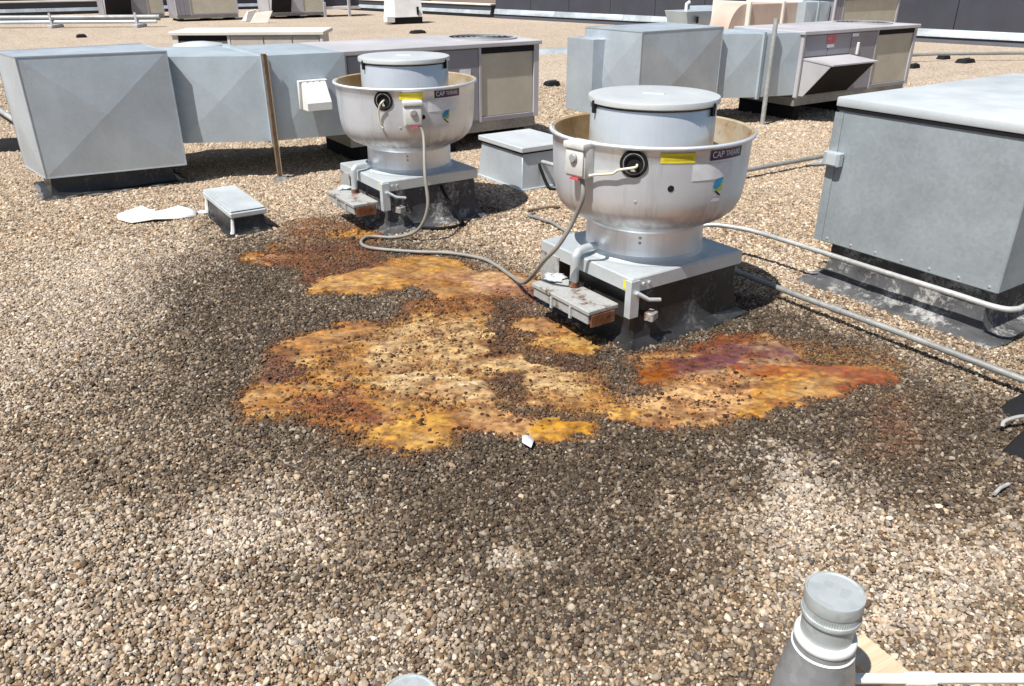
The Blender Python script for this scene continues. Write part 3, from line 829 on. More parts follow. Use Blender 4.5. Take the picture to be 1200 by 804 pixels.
tag(gravel, 'loose tan and brown roofing gravel spread over the roof', None, None, 'stuff')

ts = NT('gravel_stone')
ac = ts.n('ShaderNodeAttribute', attribute_name='col', attribute_type='INSTANCER')
sn = ts.noise(1.6, 4, 0.6)
ts.set(ts.mix(ts.ramp(sn, .35, .7, 0, .35), ac.outputs['Color'], (.45, .42, .4), 'MULTIPLY'), 0.75, 0, 0.3)

gn = bpy.data.node_groups.new('gravel_scatter', 'GeometryNodeTree')
gn.interface.new_socket('Geometry', in_out='INPUT', socket_type='NodeSocketGeometry')
gn.interface.new_socket('Geometry', in_out='OUTPUT', socket_type='NodeSocketGeometry')
gi = gn.nodes.new('NodeGroupInput')
go = gn.nodes.new('NodeGroupOutput')
iop = gn.nodes.new('GeometryNodeInstanceOnPoints')
g2i = gn.nodes.new('GeometryNodeGeometryToInstance')
for k in range(5):
    ico = gn.nodes.new('GeometryNodeMeshIcoSphere')
    ico.inputs['Radius'].default_value = 1.0
    ico.inputs['Subdivisions'].default_value = 2
    sp_ = gn.nodes.new('GeometryNodeSetPosition')
    nz = gn.nodes.new('ShaderNodeTexNoise')
    nz.noise_dimensions = '4D'
    nz.inputs['W'].default_value = 3.7 * k + 1
    nz.inputs['Scale'].default_value = 0.9
    nz.inputs['Detail'].default_value = 1.0
    sub = gn.nodes.new('ShaderNodeVectorMath')
    sub.operation = 'SUBTRACT'
    sub.inputs[1].default_value = (.5, .5, .5)
    mul = gn.nodes.new('ShaderNodeVectorMath')
    mul.operation = 'SCALE'
    mul.inputs['Scale'].default_value = 1.5
    sm = gn.nodes.new('GeometryNodeSetMaterial')
    sm.inputs['Material'].default_value = ts.m
    gn.links.new(ico.outputs['Mesh'], sp_.inputs['Geometry'])
    gn.links.new(nz.outputs['Color'], sub.inputs[0])
    gn.links.new(sub.outputs[0], mul.inputs[0])
    gn.links.new(mul.outputs[0], sp_.inputs['Offset'])
    gn.links.new(sp_.outputs[0], sm.inputs[0])
    gn.links.new(sm.outputs[0], g2i.inputs[0])


def named(name, dt):
    nd = gn.nodes.new('GeometryNodeInputNamedAttribute')
    nd.data_type = dt
    nd.inputs['Name'].default_value = name
    return nd.outputs[0]


e2r = gn.nodes.new('FunctionNodeEulerToRotation')
gn.links.new(named('rot', 'FLOAT_VECTOR'), e2r.inputs[0])
gn.links.new(gi.outputs[0], iop.inputs['Points'])
gn.links.new(g2i.outputs[0], iop.inputs['Instance'])
iop.inputs['Pick Instance'].default_value = True
gn.links.new(named('idx', 'INT'), iop.inputs['Instance Index'])
gn.links.new(e2r.outputs[0], iop.inputs['Rotation'])
gn.links.new(named('scl', 'FLOAT_VECTOR'), iop.inputs['Scale'])
gn.links.new(iop.outputs[0], go.inputs[0])
md = gravel.modifiers.new('scatter', 'NODES')
md.node_group = gn

# ================================================================== OBJECTS
def cant(b, x0, x1, y0, y1, h, out, seed=0, n=9, z0=-0.02, wob=0.02):
    """roofing flashing round a curb: upright, then spreading out over the roof with a ragged edge"""
    r = random.Random(seed)
    def ring(e, z, wv=0.0):
        P = []
        for (ax, ay), (bx, by), (nx, ny) in (((x0, y0), (x1, y0), (0, -1)), ((x1, y0), (x1, y1), (1, 0)), ((x1, y1), (x0, y1), (0, 1)), ((x0, y1), (x0, y0), (-1, 0))):
            for i in range(n):
                t = i / n
                q = Vector((ax + (bx - ax) * t, ay + (by - ay) * t, 0))
                c = Vector((.5 * (x0 + x1), .5 * (y0 + y1), 0))
                sx = 1 + e / (.5 * (x1 - x0))
                sy = 1 + e / (.5 * (y1 - y0))
                q = Vector((c.x + (q.x - c.x) * sx, c.y + (q.y - c.y) * sy, z))
                q += Vector((r.uniform(-wv, wv), r.uniform(-wv, wv), r.uniform(-wv, wv) * .3))
                P.append(b.bm.verts.new(q))
        return P
    rings = [ring(0, h), ring(0.004, h * .55, wob * .15), ring(.014, h * .30, wob * .2), ring(out * .30, h * .13, wob * .3), ring(out * .75, 0.016, wob * .6), ring(out * 1.0, 0.006, wob), ring(out * 1.02, z0, wob * .2)]
    for A, B_ in zip(rings, rings[1:]):
        for i in range(len(A)):
            j = (i + 1) % len(A)
            b.bm.faces.new((A[i], A[j], B_[j], B_[i]))
    b.bm.faces.new(rings[0])
    return b


def curved_patch(R, z0, z1, a0, a1, n=10, off=0.002, rtop=None):
    """label bent round a cylinder of radius R (rtop at its top edge)"""
    b = MB()
    rt = rtop or R
    lo, hi = [], []
    for i in range(n + 1):
        a = a0 + (a1 - a0) * i / n
        lo.append(b.bm.verts.new(((R + off) * math.cos(a), (R + off) * math.sin(a), z0)))
        hi.append(b.bm.verts.new(((rt + off) * math.cos(a), (rt + off) * math.sin(a), z1)))
    for i in range(n):
        b.bm.faces.new((lo[i], lo[i + 1], hi[i + 1], hi[i]))
    return b


def text_mesh(txt, size):
    c = bpy.data.curves.new('lettering', 'FONT')
    c.body = txt
    c.size = size
    c.align_x = 'CENTER'
    c.align_y = 'CENTER'
    o = bpy.data.objects.new('lettering', c)
    me = bpy.data.meshes.new_from_object(o)
    bpy.data.objects.remove(o)
    return me


def curved_text(txt, size, R, a, z, mat, parent, off=0.0035, sx=1.0, name='lettering'):
    me = text_mesh(txt, size)
    for v in me.vertices:
        ang = a + v.co.x * sx / R
        v.co = ((R + off) * math.cos(ang), (R + off) * math.sin(ang), z + v.co.y)
    me.materials.clear()
    me.materials.append(mat)
    o = bpy.data.objects.new(name, me)
    COL.objects.link(o)
    o.parent = parent
    return o


RIM_R = 0.480
PROF = [(.300, .345), (.296, .36), (.296, .50), (.300, .512), (.318, .524), (.360, .540), (.402, .562), (.436, .594), (.457, .636), (.467, .690), (.473, .76), (.477, .86), (.480, .925)]


def rad_at(z):
    for (r0, z0), (r1, z1) in zip(PROF, PROF[1:]):
        if z0 <= z <= z1:
            return r0 + (r1 - r0) * (z - z0) / (z1 - z0)
    return PROF[-1][0]


def exhaust_fan(u, v, label, phi0, spec, flash, seed):
    """upblast kitchen exhaust fan; phi0 = azimuth (own frame) that faces the viewer"""
    t = thing('exhaust_fan', label, 'exhaust fan', u, v, group='upblast exhaust fans on flashed curbs')
    h = .335
    # curb and flashing
    b = MB()
    cant(b, -h, h, -h, h, .30, .085, seed)
    b.build('curb', flash, t, smooth=40)
    # base plate with turned-down skirt
    p = .352
    q = .388
    b = MB()
    b.box(-q, p, -p, p, .338, .352, bev=.003)
    b.build('base_plate', M['plate'], t)
    b = MB()
    for a in ((-q - .004, p + .004, -p - .004, -p + .001), (-q - .004, p + .004, p - .001, p + .004)):
        b.box(a[0], a[1], a[2], a[3], .283, .347)
    for a in ((-q - .004, -q + .001), (p - .001, p + .004)):
        b.box(a[0], a[1], -p + .0015, p - .0015, .2835, .3465)
    b.build('skirt', M['plate'], t)
    # hinge bracket strip on the near corner, bolts and a bent stay
    b = MB()
    b.box(-q - .010, -q + .045, -p - .011, -p - .005, .155, .342, bev=.002)
    b.box(-q - .011, -q - .005, -p - .011, -p + .030, .155, .342, bev=.002)
    b.build('hinge_bracket', M['plate'], t)
    for x in (-q + .07, -q + .105):
        b = MB()
        b.tube([(x, -p - .004, .316), (x, -p - .014, .316)], .010, 6)
        b.build('bolt', M['pipe_pale'], t)
    b = MB()
    b.tube([(-q + .02, -p - .018, .285), (-q + .07, -p - .045, .25), (-q + .14, -p - .05, .235)], .010, 8)
    b.build('hold_open_stay', M['plate'], t)
    b = MB()
    b.box(-q - .0062, -q - .0045, -p + .005, -p + .05, .292, .335)
    b.build('corner_label', M['yellow'], t)
    b = MB()
    b.box(-p + .035, -p + .10, -p - .06, -p - .012, .135, .180, bev=.006, rz=.4)
    b.build('hinge_block', M['rust'], t)
    # bowl and neck
    b = MB()
    b.lathe(PROF + [(.486, .930), (.495, .934), (.498, .941), (.495, .948), (.487, .951)], 96)
    bowl = b.build('bowl', M['alu'], t, smooth=50)
    b = MB()
    b.lathe([(.487, .951), (.472, .945), (.468, .90), (.462, .78), (.452, .70), (.430, .64), (.36, .60), (.28, .585)], 96)
    b.build('bowl_lining', M['inner'], t, smooth=50)
    b = MB()
    b.lathe([(.340, .353), (.312, .356), (.300, .366), (.2955, .385)], 72)
    b.build('neck_flange', M['plate'], t, smooth=60)
    # motor cover
    b = MB()
    b.lathe([(.300, .60), (.300, 1.058), (.297, 1.062)], 80)
    b.build('motor_cover', M['cover'], t, smooth=50)
    b = MB()
    b.lathe([(.300, 1.070), (.311, 1.073), (.313, 1.076), (.313, 1.095), (.311, 1.100), (.303, 1.103), (.20, 1.104), (.0, 1.106)], 80)
    b.build('cover_lid', M['cover_top'], t, smooth=30)
    for da in (-62, 62, 180):
        a = phi0 + RAD(da)
        b = MB()
        b.box(.298, .318, -.009, .009, 1.03, 1.088, bev=.003)
        o = b.build('lid_clip', M['dark'], t)
        o.rotation_euler.z = a
    b = MB()
    b.box(-.05, .05, -.02, .02, 1.104, 1.1075, bev=.001)
    o = b.build('lid_plate', M['lid'], t)
    o.rotation_euler.z = phi0 + RAD(80)
    # cable entry
    a = phi0 + RAD(spec['entry'])
    R = rad_at(.872)
    b = MB()
    for r0, r1, x0, x1 in ((.046, .062, 0, .008), (.036, .044, 0, .011)):
        pr = [(r0, x0), (r1, x0), (r1, x1), (r0, x1), (r0, x0)]
        b.lathe(pr, 32)
    o = b.build('entry_ring', M['black'], t)
    b = MB()
    b.lathe([(0, .003), (.047, .003)], 32)
    o2 = b.build('entry_plug', M['dark'], t)
    b = MB()
    b.lathe([(.0445, .004), (.0445, .0095), (.0475, .0095), (.0475, .004)], 32)
    o3 = b.build('entry_collar', M['pipe_pale'], t)
    for o in (o, o2, o3):
        o.matrix_local = Matrix.Rotation(a, 4, 'Z') @ Matrix.Translation((R - .003, 0, .872)) @ Matrix.Rotation(RAD(93), 4, 'Y')
    # disconnect switch
    a = phi0 + RAD(spec['switch'])
    zc = spec['switch_z']
    R = rad_at(zc)
    b = MB()
    b.box(R - .03, R + .055, -.058, .058, zc - .078, zc + .078, bev=.006, seg=2)
    sw = b.build('disconnect_switch', M['switch'], t)
    sw.rotation_euler.z = a
    b = MB()
    b.box(R + .0552, R + .066, -.054, .054, zc - .066, zc + .050, bev=.005, seg=2)
    b.build('cover', M['switch'], sw)
    b = MB()
    b.box(R - .02, R + .074, -.063, .063, zc + .052, zc + .082, bev=.006, seg=2)
    b.build('hood', M['switch'], sw)
    b = MB()
    b.lathe([(.022, 0), (.022, .010), (.017, .016), (0, .017)], 20)
    k = b.build('knob', M['brass'], sw)
    k.matrix_local = Matrix.Translation((R + .065, 0, zc + .012)) @ Matrix.Rotation(RAD(90), 4, 'Y')
    b = MB()
    b.box(R + .045, R + .068, -.020, .030, zc - .086, zc - .076)
    b.build('wire_nut', M['red'], sw)
    # labels
    def patch(name, mat, deg, wdt, z0, z1, off=.002):
        r0, r1 = rad_at(z0), rad_at(z1)
        aw = wdt / r0 / 2
        aa = phi0 + RAD(deg)
        return curved_patch(r0, z0, z1, aa - aw, aa + aw, 10, off, r1).build(name, mat, t, smooth=60)
    patch('warning_label', M['yellow'], spec['yellow'], .155, .878, .922)
    patch('warning_label_bar', M['yellow2'], spec['yellow'], .128, .890, .908, .0026)
    patch('maker_label', M['purple'], spec['brand'], .205, .880, .928)
    zz = .904
    Rz = rad_at(zz)
    ab = phi0 + RAD(spec['brand'])
    curved_text('CAP', .041, Rz, ab - .060 / Rz, zz, M['inkwhite'], t, sx=.86)
    curved_text('TIVEAIRE', .034, Rz, ab + .034 / Rz, zz, M['inkwhite'], t, sx=.74)
    patch('rating_label', M['whitelab'], spec['white'], .225, .795, .868)
    # small bird emblem: blue wing, green wing, black tail and a white word bar
    az = phi0 + RAD(spec['bird'])
    R7 = rad_at(.745)
    def emblem(name, mat, pts, off=.003):
        bb = MB()
        vs = []
        for x, z in pts:
            rr = rad_at(z) + off
            an = az + x / R7
            vs.append(bb.bm.verts.new((rr * math.cos(an), rr * math.sin(an), z)))
        bb.bm.faces.new(vs)
        return bb.build(name, mat, t)
    emblem('bird_emblem', M['bluelab'], [(-.030, .752), (-.012, .750), (.012, .770), (.028, .800), (-.004, .796), (-.026, .776)])
    emblem('bird_emblem', M['greenlab'], [(-.028, .736), (-.006, .736), (.020, .742), (.028, .786), (.012, .764), (-.010, .748)], .0034)
    emblem('bird_emblem', M['black'], [(-.018, .738), (-.010, .740), (.022, .716), (.012, .714)], .0038)
    emblem('bird_emblem', M['inkwhite'], [(-.034, .690), (.022, .690), (.026, .706), (-.030, .706)], .003)
    # drain hole and rivets
    b = MB()
    b.lathe([(0, .002), (.013, .002), (.015, 0)], 20)
    o = b.build('drain_hole', M['dark'], t)
    o.matrix_local = Matrix.Rotation(phi0 + RAD(12.5), 4, 'Z') @ Matrix.Translation((rad_at(.765), 0, .765)) @ Matrix.Rotation(RAD(93), 4, 'Y')
    for zz, da in ((.478, -3), (.452, -3), (.70, -6), (.925, -4)):
        b = MB()
        b.lathe([(0, .004), (.005, .003), (.0075, 0)], 10)
        o = b.build('rivet', M['brass'], t)
        o.matrix_local = Matrix.Rotation(phi0 + RAD(da), 4, 'Z') @ Matrix.Translation((rad_at(zz), 0, zz)) @ Matrix.Rotation(RAD(90), 4, 'Y')
    # drain spout over the left edge
    b = MB()
    b.tube([(-.25, .03, .385), (-.33, .03, .388), (-.400, .02, .388), (-.428, .012, .374), (-.436, .01, .35), (-.438, .01, .225)], .0225, 14, spline=5)
    b.build('drain_spout', M['plate'], t, smooth=60)
    b = MB()
    b.tube([(-.438, .01, .238), (-.438, .01, .212)], .027, 14)
    b.build('spout_collar', M['rust_dark'], t)
    # grease tray hung on the left side
    x0, x1, y0, y1 = -.580, -.395, -.28, .18
    b = MB()
    b.box(x0, x1, y0, y1, .185, .208, bev=.004)
    b.build('tray_lid', M['rust'], t)
    b = MB()
    b.box(x0 + .008, x1 - .01, y0 + .012, y1 - .01, .135, .184, bev=.004)
    b.build('grease_tray', M['rust'], t)
    b = MB()
    b.box(x0 + .02, x1 - .02, y0 - .001, y0 + .011, .120, .183, bev=.003)
    b.build('tray_end', M['rust_dark'], t)
    for y in (y0 + .13, y0 + .28):
        b = MB()
        b.box(x0 - .004, x0 + .007, y, y + .014, .128, .187)
        b.build('tray_strap', M['plate'], t)
    b = MB()
    b.box(-q - .010, -q - .005, p - .16, p - .002, .15, .30, bev=.002)
    b.build('tray_hanger', M['rust'], t)
    b = MB()
    r0 = random.Random(seed + 40)
    b.lathe([(0, .209), (.055, .210), (.045, .222), (.022, .229), (0, .228)], 14, -.45, .15)
    for vv in b.bm.verts:
        vv.co += Vector((r0.uniform(-.012, .012), r0.uniform(-.02, .02), r0.uniform(-.004, .008)))
    b.build('sealant_lump', M['lid'], t, smooth=80)
    # pale cable from switch / entry
    a1 = phi0 + RAD(spec['entry'])
    a2 = phi0 + RAD(spec['switch'])
    pts = []
    for a, r, z in spec['cable'](a1, a2):
        pts.append((r * math.cos(a), r * math.sin(a), z))
    b = MB()
    b.tube(pts, .006, 8, spline=6)
    b.build('power_cable', M['cable'], t, smooth=60)
    return t


FAN_A = (2.742, 2.852)
FAN_B = (2.575, 5.143)
fanA = exhaust_fan(*FAN_A, 'large silver upblast exhaust fan standing in the orange grease spill', RAD(-133.6),
    dict(entry=-8, switch=-38, switch_z=.866, yellow=15.0, brand=45.5, white=37, bird=41.5,
         cable=lambda a1, a2: [(a1 + .03, .470, .868), (a1 + .02, .505, .862), (a1 - .12, .505, .845), (a2 + .34, .500, .825), (a2 + .15, .500, .806), (a2 + .08, .505, .79)]),
    M['flash'], 3)
fanB = exhaust_fan(*FAN_B, 'silver upblast exhaust fan farther back beside the joined ducts and lilac-grey unit', RAD(-116.5),
    dict(entry=-18, switch=4, switch_z=.795, yellow=3.5, brand=34.5, white=30, bird=32.5,
         cable=lambda a1, a2: [(a1 + .01, .465, .875), (a1, .505, .868), (a1 - .04, .505, .84), (a1 - .07, .492, .78), (a1 - .06, .488, .72), (a1 - .03, .484, .70)]),
    M['flash_silver'], 5)


def fan_pt(C, phi, r, z):
    c = W(*C)
    a = phi + GRID
    return Vector((c.x + r * math.cos(a), c.y + r * math.sin(a), z))


# flexible conduit strung between the two switches
pA = fan_pt(FAN_A, RAD(-133.6 - 36.5), .50, .79)
pB = fan_pt(FAN_B, RAD(-116.5 + 8), .52, .72)
b = MB()
b.tube([pB, fan_pt(FAN_B, RAD(-116.5 + 10), .56, .66), Vector((-.56, 5.02, .45)), Vector((-.545, 4.96, .25)), Vector((-.62, 4.98, .09)), Vector((-.78, 5.04, .02)), Vector((-.96, 5.06, .018)),
        Vector((-.99, 4.93, .018)), Vector((-.90, 4.82, .018)), Vector((-.62, 4.75, .018)), Vector((-.40, 4.72, .02)), Vector((-.20, 4.63, .018)), Vector((-.10, 4.50, .02)), Vector((.0, 4.28, .03)), Vector((.06, 4.02, .09)), Vector((.11, 3.80, .22)), Vector((.16, 3.63, .36)), Vector((.222, 3.56, .46)), Vector((.285, 3.55, .58)), Vector((.322, 3.515, .70)), pA], .0112, 10, spline=8)
tag(b.build('flexible_conduit', M['conduit'], None, smooth=60), 'long grey flexible conduit snaking over the roof between the two exhaust fans', 'conduit')

b = MB()
b.tube([W(2.62, 4.775, .275), W(2.64, 4.74, .20), W(2.70, 4.66, .05), W(2.69, 4.62, .02), W(2.535, 4.62, .018), W(2.40, 4.74, .018), W(2.33, 4.86, .018)], .011, 8, spline=6)
tag(b.build('cable', M['black'], None, smooth=60), 'black cable drooping from the base plate of the farther exhaust fan', 'cable')

# ------------------------------------------------------------------ ducts and plenum boxes
def cross_box(b, x0, x1, y0, y1, z0, z1, k=.014, top=True):
    """sheet-metal box whose faces are cross-broken; edges carry a thin standing seam"""
    b.pyramid_panel((x0, y0, z0), (x1, y0, z0), (x1, y0, z1), (x0, y0, z1), (0, -1, 0), k)
    b.pyramid_panel((x1, y0, z0), (x1, y1, z0), (x1, y1, z1), (x1, y0, z1), (1, 0, 0), k)
    b.pyramid_panel((x1, y1, z0), (x0, y1, z0), (x0, y1, z1), (x1, y1, z1), (0, 1, 0), k)
    b.pyramid_panel((x0, y1, z0), (x0, y0, z0), (x0, y0, z1), (x0, y1, z1), (-1, 0, 0), k)
    b.pyramid_panel((x0, y0, z1), (x1, y0, z1), (x1, y1, z1), (x0, y1, z1), (0, 0, 1), k if top else 0)
    b.poly([(x0, y1, z0), (x1, y1, z0), (x1, y0, z0), (x0, y0, z0)])
    return b


def plenum(Q, z0, z1, label, group, seed=1, flange=None):
    """sheet box on a curb over the footprint Q (front left, front right, back right, back left)"""
    cu, cv = sum(q[0] for q in Q) / 4, sum(q[1] for q in Q) / 4
    t = thing('duct_plenum', label, 'duct box', cu, cv, group=group)
    P = [Vector((q[0] - cu, q[1] - cv, 0)) for q in Q]
    lo = [p + Vector((0, 0, z0)) for p in P]
    hi = [p + Vector((0, 0, z1)) for p in P]
    b = MB()
    for i in range(4):
        j = (i + 1) % 4
        e_ = P[j] - P[i]
        nrm = Vector((e_.y, -e_.x, 0)).normalized()
        b.pyramid_panel(lo[i], lo[j], hi[j], hi[i], nrm, .034)
    b.pyramid_panel(*hi, (0, 0, 1), .022)
    b.poly(lo[::-1])
    b.build('plenum_shell', M['galv'], t, smooth=0)
    for i in range(4):
        j = (i + 1) % 4
        b = MB()
        b.tube([lo[i] - Vector((0, 0, .004)), hi[i] + Vector((0, 0, .004))], .0055, 4)
        b.build('corner_seam', M['galv'], t, smooth=0)
        for z in (z0, z1):
            b = MB()
            b.tube([P[i].lerp(P[j], .008) + Vector((0, 0, z)), P[i].lerp(P[j], .992) + Vector((0, 0, z))], .006, 4)
            b.build('edge_seam', M['galv'], t, smooth=0)
    lu = min(abs(p.x) for p in P)
    lv = min(abs(p.y) for p in P)
    b = MB()
    cant(b, -lu + .03, lu - .03, -lv + .03, lv - .03, z0 + .01, .09, seed)
    b.build('curb', M['flash'], t, smooth=40)
    b = MB()
    cant(b, -lu - .0, lu + .0, -lv - .0, lv + .0, .018, .07, seed + 7, wob=.045)
    b.build('cant_strip', M['membrane_edge'], t, smooth=50)
    if flange:
        b = MB()
        b.box(*flange, bev=.004)
        b.build('end_flange', M['galv'], t)
    return t


plenum([(.385, 7.05), (1.41, 6.94), (1.385, 7.74), (.29, 7.64)], .165, 1.055, 'big square galvanised duct box at the left edge of the roof', 'galvanised plenum boxes', 2)
plenum([(5.76, 6.22), (6.99, 6.28), (6.99, 7.16), (5.73, 7.08)], .20, 1.065, 'galvanised duct box with folded corner behind the large exhaust fan', 'galvanised plenum boxes', 8,
       flange=(-.80, -.625, .06, .50, .22, .97))


def duct(ua, ub, uc, va, vb, vc, depth, z0, z1, label, hood):
    """two joined lengths of rectangular duct running from a plenum to a packaged unit"""
    t = thing('duct', label, 'duct', ub, vb, group='rectangular ducts joined to the rooftop units')
    def seg(x0, y0, x1, y1, k):
        b = MB()
        F = [(x0, y0, z0), (x1, y1, z0), (x1, y1, z1), (x0, y0, z1)]
        Bk = [(x0, y0 + depth, z0), (x1, y1 + depth, z0), (x1, y1 + depth, z1), (x0, y0 + depth, z1)]
        b.pyramid_panel(*F, (0, -1, 0), k)
        b.pyramid_panel(Bk[1], Bk[0], Bk[3], Bk[2], (0, 1, 0), k)
        b.pyramid_panel(F[3], F[2], Bk[2], Bk[3], (0, 0, 1), k)
        b.pyramid_panel(F[1], F[0], Bk[0], Bk[1], (0, 0, -1), k)
        b.poly([F[0], F[3], Bk[3], Bk[0]])
        b.poly([F[1], Bk[1], Bk[2], F[2]])
        return b.build('duct_section', M['galv_blue'], t, smooth=0)
    seg(ua - ub, va - vb, -.012, 0, .024)
    seg(.012, -.004, uc - ub, vc - vb, .018)
    b = MB()
    for s in (-.010, .010):
        b.box(s - .008, s + .008, -.022, depth + .02, z0 - .02, z1 + .018)
    b.build('joint_flange', M['galv_blue'], t)
    if hood:
        u, w_, zt, zb, d = hood
        b = MB()
        b.hexa([(u - w_, vc - vb - .02, zb), (u + w_, vc - vb - .02, zb), (u + w_, vc - vb + .0, zb), (u - w_, vc - vb, zb),
                (u - w_, vc - vb - .05, zt), (u + w_, vc - vb - .05, zt), (u + w_, vc - vb, zt), (u - w_, vc - vb, zt)], .004)
        b.build('hood_flange', M['white'], t)
        b = MB()
        y = vc - vb - .05
        ww = w_ - .02
        b.poly([(u - ww, y, zt - .01), (u + ww, y, zt - .01), (u + ww, y - d, zb + .06), (u - ww, y - d, zb + .06)])
        b.poly([(u - ww, y, zt - .01), (u - ww, y - d, zb + .06), (u - ww, y - d, zb), (u - ww, y + .02, zb)])
        b.poly([(u + ww, y, zt - .01), (u + ww, y + .02, zb), (u + ww, y - d, zb), (u + ww, y - d, zb + .06)])
        b.poly([(u - ww, y - d, zb + .06), (u + ww, y - d, zb + .06), (u + ww, y - d, zb), (u - ww, y - d, zb)])
        b.build('rain_hood', M['white'], t)
        for k in range(5):
            b = MB()
            b.lathe([(0, .004), (.006, .003), (.008, 0)], 8)
            o = b.build('screw', M['pipe_pale'], t)
            o.matrix_local = Matrix.Translation((u - w_ + .02 + k * (2 * w_ - .04) / 4, y - .001, zt - .012)) @ Matrix.Rotation(RAD(90), 4, 'X')
    return t


duct(1.412, 2.09, 2.765, 7.06, 6.72, 6.64, 1.05, .32, 1.0, 'pale galvanised duct with a small white rain hood, running from the left duct box', (.36, .125, .80, .57, .10))
duct(6.992, 7.50, 7.985, 6.38, 6.14, 6.02, .80, .31, .985, 'pale galvanised duct behind the slim grey post, joined to the unit with red label', None)


# ------------------------------------------------------------------ packaged rooftop units
def rooftop_unit(u, v, L, D, z0, z1, label, name='rooftop_unit', paint='rtu', top='rtu_top', post='rtu_post', coil0=.66, hood=None, rz=GRID, world=None, labels=(), dark_gap=False, fan=True, group='packaged rooftop air units'):
    t = thing(name, label, 'rooftop unit', u, v, group=group, rz=rz, world=world)
    c0 = L * coil0
    # base rail
    b = MB()
    b.box(.02, L - .02, .03, D - .03, z0 - .10, z0 - .002, bev=.004)
    b.build('base_rail', M['pipe'], t)
    b = MB()
    for x in (.12, L * .5, L - .22):
        b.box(x, x + .10, .08, D - .08, -.01, z0 - .102, bev=.004)
    b.build('sleeper', M['dark'], t)
    # cabinet core
    b = MB()
    b.box(0.03, c0, .012, D - .012, z0, z1 - .04)
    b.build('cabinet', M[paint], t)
    # front access panels
    xs_ = [0.035, c0 * .33, c0 * .64, c0]
    for i in range(3):
        if hood and hood[0] <= i < hood[0] + hood[1]:
            b = MB()
            b.box(xs_[i] + .006, xs_[i + 1] - .006, 0, .011, z0 + .62 * (z1 - z0), z1 - .05, bev=.003)
        else:
            b = MB()
            b.box(xs_[i] + .006, xs_[i + 1] - .006, 0, .011, z0 + .02, z1 - .05, bev=.003)
        b.build('access_panel', M[paint], t)
    # coil bay: coil set back a little, posts and sill
    if dark_gap:
        b = MB()
        b.box(c0 + .001, L - .03, .30, D - .03, z0, z1 - .042)
        b.build('fan_bay', M['dark'], t)
    b = MB()
    b.box(c0 + .03, L - .07, .014, .05, z0 + .05, z1 - .10)
    b.box(L - .05, L - .016, .08, D - .08, z0 + .05, z1 - .06)
    b.build('condenser_coil', M['coil'], t)
    b = MB()
    b.box(c0 + .001, L - .052, .055, D - .02, z0 + .001, z1 - .041)
    b.build('coil_core', M['dark'], t)
    for x0, x1 in ((c0, c0 + .03), (L - .062, L)):
        b = MB()
        b.box(x0, x1, -.002, .045, z0, z1 - .041, bev=.003)
        b.build('corner_post', M[post], t)
    b = MB()
    b.box(L - .05, L, D - .05, D, z0, z1 - .041, bev=.003)
    b.build('corner_post', M[post], t)
    b = MB()
    b.box(-.001, .033, -.004, .045, z0, z1 - .041, bev=.003)
    b.build('corner_post', M[post], t)
    b = MB()
    b.box(c0 + .031, L - .063, -.001, .05, z0, z0 + .045, bev=.003)
    b.build('sill', M[paint], t)
    b = MB()
    b.box(c0 + .031, L - .063, .002, .05, z1 - .098, z1 - .042)  # black strip stands in for the top panel's shadow on the coil
    b.build('overhang_shade', M['dark'], t)
    # roof of the unit
    b = MB()
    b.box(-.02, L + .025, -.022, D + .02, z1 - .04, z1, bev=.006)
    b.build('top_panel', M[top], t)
    # condenser fan
    if fan:
        fx, fy, fr = c0 + (L - c0) * .48, D * .5, min(.33, (L - c0) * .5, D * .42)
        b = MB()
        b.lathe([(fr + .03, z1 - .001), (fr + .03, z1 + .016), (fr, z1 + .016), (fr, z1 + .002)], 40, fx, fy)
        fo = b.build('fan_ring', M[top], t)
        b = MB()
        b.lathe([(0, z1 + .003), (fr, z1 + .003)], 40, fx, fy)
        b.build('fan_opening', M['dark'], fo)
        b = MB()
        for k in range(1, 6):
            rr = fr * k / 6
            b.tube([(fx + rr * math.cos(a * math.pi / 12), fy + rr * math.sin(a * math.pi / 12), z1 + .014) for a in range(25)], .004, 4)
        b.build('fan_grille', M['brass'], fo)
    # hinged rain hood
    if hood:
        x0, x1 = xs_[hood[0]] + .005, xs_[hood[0] + hood[1]] - .005
        zt, zb, d = z0 + .60 * (z1 - z0), z0 + .02, hood[2]
        b = MB()
        b.hexa([(x0, -d, zt - .055), (x1, -d, zt - .055), (x1, -.001, zt - .02), (x0, -.001, zt - .02),
                (x0, -d, zt - .040), (x1, -d, zt - .040), (x1, -.001, zt), (x0, -.001, zt)])
        b.build('hood_top', M[top], t)
        for x in (x0 + .005, x1 - .015):
            b = MB()
            b.hexa([(x, -.06, zb), (x + .01, -.06, zb), (x + .01, -.001, zb), (x, -.001, zb),
                    (x, -d * .92, zt - .06), (x + .01, -d * .92, zt - .06), (x + .01, -.001, zt - .022), (x, -.001, zt - .022)])
            b.build('hood_cheek', M[post], t)
        b = MB()
        b.poly([(x0 + .02, -.055, zb + .01), (x1 - .02, -.055, zb + .01), (x1 - .02, -d * .9, zt - .062), (x0 + .02, -d * .9, zt - .062)])
        b.build('hood_filter', M['dark'], t)
    for nm, mat, x, z, w_, h_ in labels:
        b = MB()
        b.box(x - w_ / 2, x + w_ / 2, -.0035, -.0008, z - h_ / 2, z + h_ / 2)
        b.build(nm, M[mat], t)
    return t


